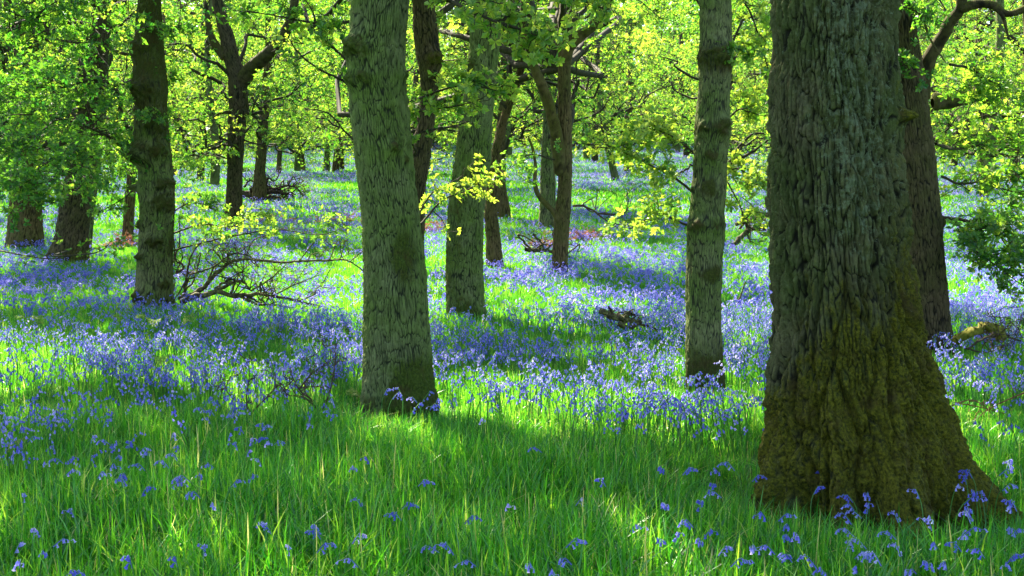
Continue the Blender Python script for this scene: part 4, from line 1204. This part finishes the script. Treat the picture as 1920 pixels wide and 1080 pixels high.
dead('fallen_branch', 'large fallen dead branch with mossy boughs beside the knobbly trunk', 'branch', [
    ([(335, 560, 16.9), (375, 545, 16.8), (420, 500, 16.6), (455, 486, 16.5), (480, 488, 16.4)], .045, .014),
    ([(340, 565, 16.8), (400, 548, 16.6), (440, 555, 16.4), (480, 552, 16.3), (540, 560, 16.2), (600, 575, 16.2)], .05, .014),
    ([(400, 548, 16.6), (435, 530, 16.5), (455, 528, 16.4), (470, 545, 16.3)], .03, .014),
    ([(345, 555, 16.9), (350, 520, 16.8), (358, 480, 16.7), (385, 445, 16.6)], .03, .006),
    ([(355, 515, 16.8), (400, 500, 16.7), (440, 475, 16.6), (480, 486, 16.5)], .016, .008),
    ([(480, 486, 16.4), (520, 492, 16.3), (560, 490, 16.2), (610, 488, 16.2), (650, 488, 16.1), (682, 508, 16)], .022, .01),
    ([(470, 545, 16.2), (510, 520, 16.1), (540, 492, 16)], .014, .005), ([(500, 560, 16.2), (550, 535, 16.1), (600, 515, 16)], .014, .004),
    ([(440, 552, 16.4), (480, 570, 16.3), (520, 572, 16.2), (580, 585, 16.2)], .03, .008), ([(455, 530, 16.4), (456, 500, 16.5), (460, 470, 16.5)], .012, .004)], DEAD, 6, .6, 2)
dead('thorn_stem', 'crooked leafless stem rising beside the knobbly grey trunk', 'stem', [([(330, 512, 17), (345, 500, 17), (328, 485, 17), (337, 455, 17), (336, 410, 17)], .022, .008), ([(330, 512, 17), (342, 478, 16.9), (330, 448, 16.9)], .014, .004)], DEADDARK, 3, .2, 1)
D_ = float(ground(510, 382)[1])
dead('brushwood_heap', 'dark heap of fallen brushwood on bluebells near the forked dark oak', 'branches', [
    ([(455, 360, D_), (480, 366, D_), (510, 358, D_), (550, 368, D_)], .16, .06), ([(470, 368, D_), (510, 372, D_), (548, 376, D_)], .14, .05), ([(480, 365, D_), (530, 350, D_), (555, 352, D_), (575, 376, D_)], .07, .03),
    ([(458, 350, D_), (470, 338, D_), (500, 352, D_)], .05, .02)], DEADDARK, 8, 1.2, 2)
D_ = float(ground(1165, 652)[1])
dead('broken_log', 'small broken mossy log lying in shaded bluebells at the centre right', 'log', [([(1128, 582, D_ + .1), (1150, 592, D_), (1172, 598, D_), (1196, 606, D_)], .045, .035), ([(1140, 588, D_), (1146, 605, D_)], .02, .012),
    ([(1196, 606, D_), (1215, 612, D_), (1235, 618, D_)], .02, .008), ([(1170, 600, D_), (1178, 590, D_), (1190, 590, D_)], .03, .02), ([(1160, 608, D_ - .1), (1185, 612, D_ - .1), (1200, 600, D_)], .035, .02)], DEAD, 4, .25, 1)
D_ = float(ground(1040, 495)[1])
dead('fallen_branch', 'dry reddish fallen branch crossing behind the forked oak', 'branch', [([(985, 468, D_), (1010, 470, D_), (1045, 472, D_), (1075, 485, D_)], .05, .03), ([(1000, 440, D_), (1015, 455, D_), (1020, 470, D_)], .03, .01)], DEAD, 6, .7, 2)
D_ = float(ground(1400, 475)[1])
dead('fallen_branch', 'fallen branch with upturned tips left of the massive trunk', 'branch', [([(1375, 460, D_), (1400, 435, D_), (1430, 425, D_), (1470, 405, D_)], .06, .05), ([(1380, 420, D_), (1410, 412, D_), (1460, 400, D_)], .05, .03), ([(1400, 436, D_), (1408, 455, D_)], .03, .015)], DEAD, 6, .9, 2)
D_ = float(ground(1150, 450)[1])
dead('fallen_branch', 'thin dark leafless branch spread on the grass right of the forked oak', 'branch', [([(1075, 385, D_), (1105, 390, D_), (1140, 415, D_), (1180, 425, D_)], .04, .01), ([(1120, 400, D_), (1170, 400, D_), (1180, 370, D_)], .03, .008)], DEADDARK, 6, 1.0, 2)
D_ = float(ground(1850, 700)[1])
dead('mossy_branch', 'arched moss covered branch beside the foot of the dark brown trunk', 'branch', [([(1788, 640, D_ + .2), (1805, 632, D_ + .1), (1830, 618, D_), (1852, 610, D_), (1868, 618, D_), (1878, 632, D_)], .045, .05)], MOSSY, 0, .2, 0)
dead('dead_twigs', 'pale dead twigs tangled under the arched mossy branch', 'twigs', [([(1815, 655, D_), (1835, 640, D_), (1870, 628, D_), (1915, 640, D_)], .012, .006), ([(1860, 655, D_), (1862, 635, D_), (1872, 620, D_)], .012, .004), ([(1800, 650, D_), (1850, 660, D_), (1900, 640, D_)], .01, .004)], DEADDARK, 6, .35, 2)
D_ = float(ground(620, 812)[1])
dead('leafless_shrub', 'dark leafless shrub twisting up in bluebells left of the grey green trunk', 'shrub', [([(600, 775, D_), (585, 750, D_), (560, 730, D_), (545, 700, D_)], .010, .003), ([(605, 770, D_), (618, 735, D_), (625, 700, D_), (630, 662, D_)], .009, .003),
    ([(600, 772, D_), (570, 745, D_), (540, 740, D_), (520, 715, D_)], .008, .003), ([(560, 730, D_), (585, 700, D_), (600, 690, D_)], .006, .002)], DEADDARK, 4, .18, 2, up=.5)
D_ = float(ground(465, 820)[1])
dead('leafless_shrub', 'small bare shrub in bluebells at the left of the twisting one', 'shrub', [([(470, 780, D_), (462, 750, D_), (468, 700, D_), (460, 675, D_)], .008, .002), ([(470, 775, D_), (500, 745, D_), (520, 720, D_)], .007, .002), ([(468, 770, D_), (430, 740, D_), (420, 715, D_)], .006, .002)], DEADDARK, 3, .16, 2, up=.5)
D_ = float(ground(1390, 592)[1])
dead('bare_sapling', 'curved bare stick standing between ringed trunk and massive trunk', 'stick', [([(1388, 592, D_), (1384, 570, D_), (1392, 545, D_), (1398, 528, D_)], .018, .008)], DEADDARK, 1, .1, 1)
for i, (bx, by, tx, ty, lb) in enumerate([(1218, 800, 1214, 735, 'upright red brown dead stalk left of the ringed trunk'), (1302, 800, 1288, 715, 'long red brown dead stalk leaning against the ringed trunk foot'), (870, 745, 868, 655, 'dark dry stalk right of the grey green trunk'),
                                    (975, 765, 972, 690, 'dark dry stalk in the sunlit bluebells near the centre'), (175, 800, 172, 720, 'thin dead stalk among bluebells at the far left'), (330, 830, 330, 760, 'thin dark stalk in front of the left bluebells'),
                                    (228, 640, 226, 590, 'dark stalk in the sunlit band of bluebells at the left'), (495, 835, 480, 800, 'short red twig stub at the foreground grass edge')]):
    D_ = float(ground(bx, by)[1])
    mb = MB(); mb.tube(np.array(A((bx, by, D_), ((bx * 2 + tx) / 3 + 2, (by * 2 + ty) / 3, D_), ((bx + tx * 2) / 3 - 1, (by + ty * 2) / 3, D_), (tx, ty, D_))), [.004, .0038, .0032, .002], 5, .5, 4, .4)
    g = ground(bx, by); mb.V = [v for v in mb.V]
    o = link('dead_stalk', mb.mesh('dead_stalk', REDTWIG if 'red' in lb else DEADDARK, g), None, g); tag(o, lb, 'stalk', 'dead stalks standing among the bluebells')
D_ = float(ground(1850, 800)[1])
dead('dry_bracken', 'arching dry bracken over the sunny grass at the right edge', 'bracken', [([(1950, 725, D_), (1900, 745, D_), (1850, 770, D_), (1830, 790, D_)], .006, .004), ([(1780, 762, D_), (1820, 750, D_), (1850, 765, D_), (1870, 790, D_)], .005, .003),
    ([(1790, 755, D_), (1830, 762, D_), (1900, 780, D_), (1940, 800, D_)], .005, .003), ([(1835, 770, D_), (1825, 790, D_), (1810, 810, D_)], .004, .002)], REDTWIG, 3, .12, 1, up=0)


# dead bracken heaps, rust red
def bracken(px, py, w, label, n=90):
    g = ground(px, py); mb = MB()
    wd = w / F * g[1]
    C = g + np.stack([R.randn(n) * wd * .4, R.randn(n) * .35, np.abs(R.randn(n)) * .13 + .05], -1)
    for c_ in C:
        d = R.randn(3); d[2] *= .35; d /= np.linalg.norm(d)
        L = R.uniform(.2, .5); m = 7
        tt = np.linspace(.1, 1, m)
        base = c_ + d * L * tt[:, None]
        s_ = np.cross(d, [0, 0, 1.])
        for sg in (-1, 1):
            add_leaves(mb, base, s_ * sg + d * .5 + R.randn(m, 3) * .2, np.tile([0, 0, 1.], (m, 1)) + R.randn(m, 3) * .4, .14 * (1.1 - tt), .018 + 0 * tt, np.clip(R.rand(m), 0, 1))
    o = link('dead_bracken', mb.mesh('dead_bracken', BRACK, g, smooth=False), None, g); tag(o, label, 'bracken', 'rust brown dead bracken heaps')


bracken(650, 425, 80, 'rust brown dead bracken heap left of the thick trunk'); bracken(812, 440, 60, 'rust brown dead bracken between the two thick trunks'); bracken(1090, 455, 60, 'rust brown dead bracken right behind the forked oak', 120)
bracken(1025, 472, 60, 'rust brown dead bracken left of the forked oak', 70); bracken(232, 470, 40, 'rust brown dead bracken by the thin stem at the left'); bracken(500, 425, 60, 'rust brown dead bracken under the low leaves at the left', 50)


# young bracken croziers
def fern(px, py, h, label):
    g = ground(px, py); mb = MB()
    for k in range(R.randint(2, 4)):
        d = np.array([R.randn(), R.randn() * .5, 0]); d /= np.linalg.norm(d)
        H = h * R.uniform(.7, 1.1)
        P = np.array([g, g + [0, 0, H * .5], g + d * H * .12 + [0, 0, H * .85], g + d * H * .3 + [0, 0, H], g + d * H * .48 + [0, 0, H * .93]])
        q, r = crom(P, [.004, .0035, .003, .0025, .0015], 4)
        mb.tube(q, r, 4, R.rand())
        s_ = np.cross(d, [0, 0, 1.])
        for j in range(7, len(q), 1):
            for sg in (-1, 1):
                m = 4; L = .07 * (1.2 - abs(j - 12) / 8)
                tt = np.linspace(.15, 1, m)
                dd = s_ * sg * .8 + d * .5 + np.array([0, 0, .25])
                add_leaves(mb, q[j] + dd * L * tt[:, None], np.tile(d, (m, 1)) + R.randn(m, 3) * .4, np.tile([0, 0, 1.], (m, 1)), .022 + 0 * tt, .007 + 0 * tt, R.rand(m))
    o = link('young_fern', mb.mesh('young_fern', FERN, g), None, g); tag(o, label, 'fern', 'pale young ferns uncurling among the bluebells')


for (px, py, h, lb) in [(237, 640, .42, 'pale young fern in the bluebells below the knobbly trunk'), (290, 650, .42, 'pale fern with forked tip among left bluebells'), (60, 640, .3, 'pale young fern low in the left bluebells'), (340, 640, .35, 'pale young fern right of the forked tip fern'),
                        (408, 632, .32, 'pale young fern under the fallen branch'), (500, 655, .3, 'small fern in the shaded bluebells below the fallen branch'), (680, 775, .2, 'pale curled fern at the left foot of the thick trunk'), (885, 605, .3, 'curled fern at the foot of the leaning oak'),
                        (300, 735, .3, 'pale fern in the middle of the left bluebells'), (1340, 745, .3, 'pale fern sprig at the foot of the ringed trunk'), (655, 650, .25, 'small pale fern beside the thick trunk'), (5, 895, .2, 'pale fern at the left edge in the foreground grass')]:
    fern(px, py, h, lb)

# ------------------------------------------------------------------ light, sky, camera
w = bpy.data.worlds.new('World'); scn.world = w; w.use_nodes = True
nt = w.node_tree; bgn = nt.nodes['Background']
sk = nt.nodes.new('ShaderNodeTexSky'); sk.sky_type = 'NISHITA'; sk.sun_disc = False; sk.sun_elevation = SUN_EL; sk.sun_rotation = SUN_AZ % (2 * pi)
sk.dust_density = 1.5
nt.links.new(sk.outputs[0], bgn.inputs[0]); bgn.inputs[1].default_value = .09
ld = bpy.data.lights.new('sun', 'SUN'); ld.energy = 5.0; ld.angle = math.radians(.5); ld.color = (1, .91, .72)
lo = bpy.data.objects.new('sun', ld); COL.objects.link(lo); lo.rotation_euler = Vector(S).to_track_quat('Z', 'Y').to_euler()
cd = bpy.data.cameras.new('camera'); co = bpy.data.objects.new('camera', cd); COL.objects.link(co)
cd.sensor_width = 36; cd.lens = 36 * F / 1920; cd.clip_end = 1500; cd.clip_start = .05
co.location = (0, 0, CAMH); co.rotation_euler = (pi / 2 - PITCH, 0, 0)
scn.camera = co
scn.view_settings.view_transform = 'Standard'; scn.view_settings.look = 'None'; scn.view_settings.exposure = 2.55; scn.view_settings.gamma = 1
cy = scn.cycles
cy.max_bounces = 8; cy.diffuse_bounces = 4; cy.glossy_bounces = 2; cy.transmission_bounces = 6; cy.transparent_max_bounces = 4
cy.sample_clamp_indirect = 6; cy.use_denoising = True
cy.caustics_reflective = False; cy.caustics_refractive = False
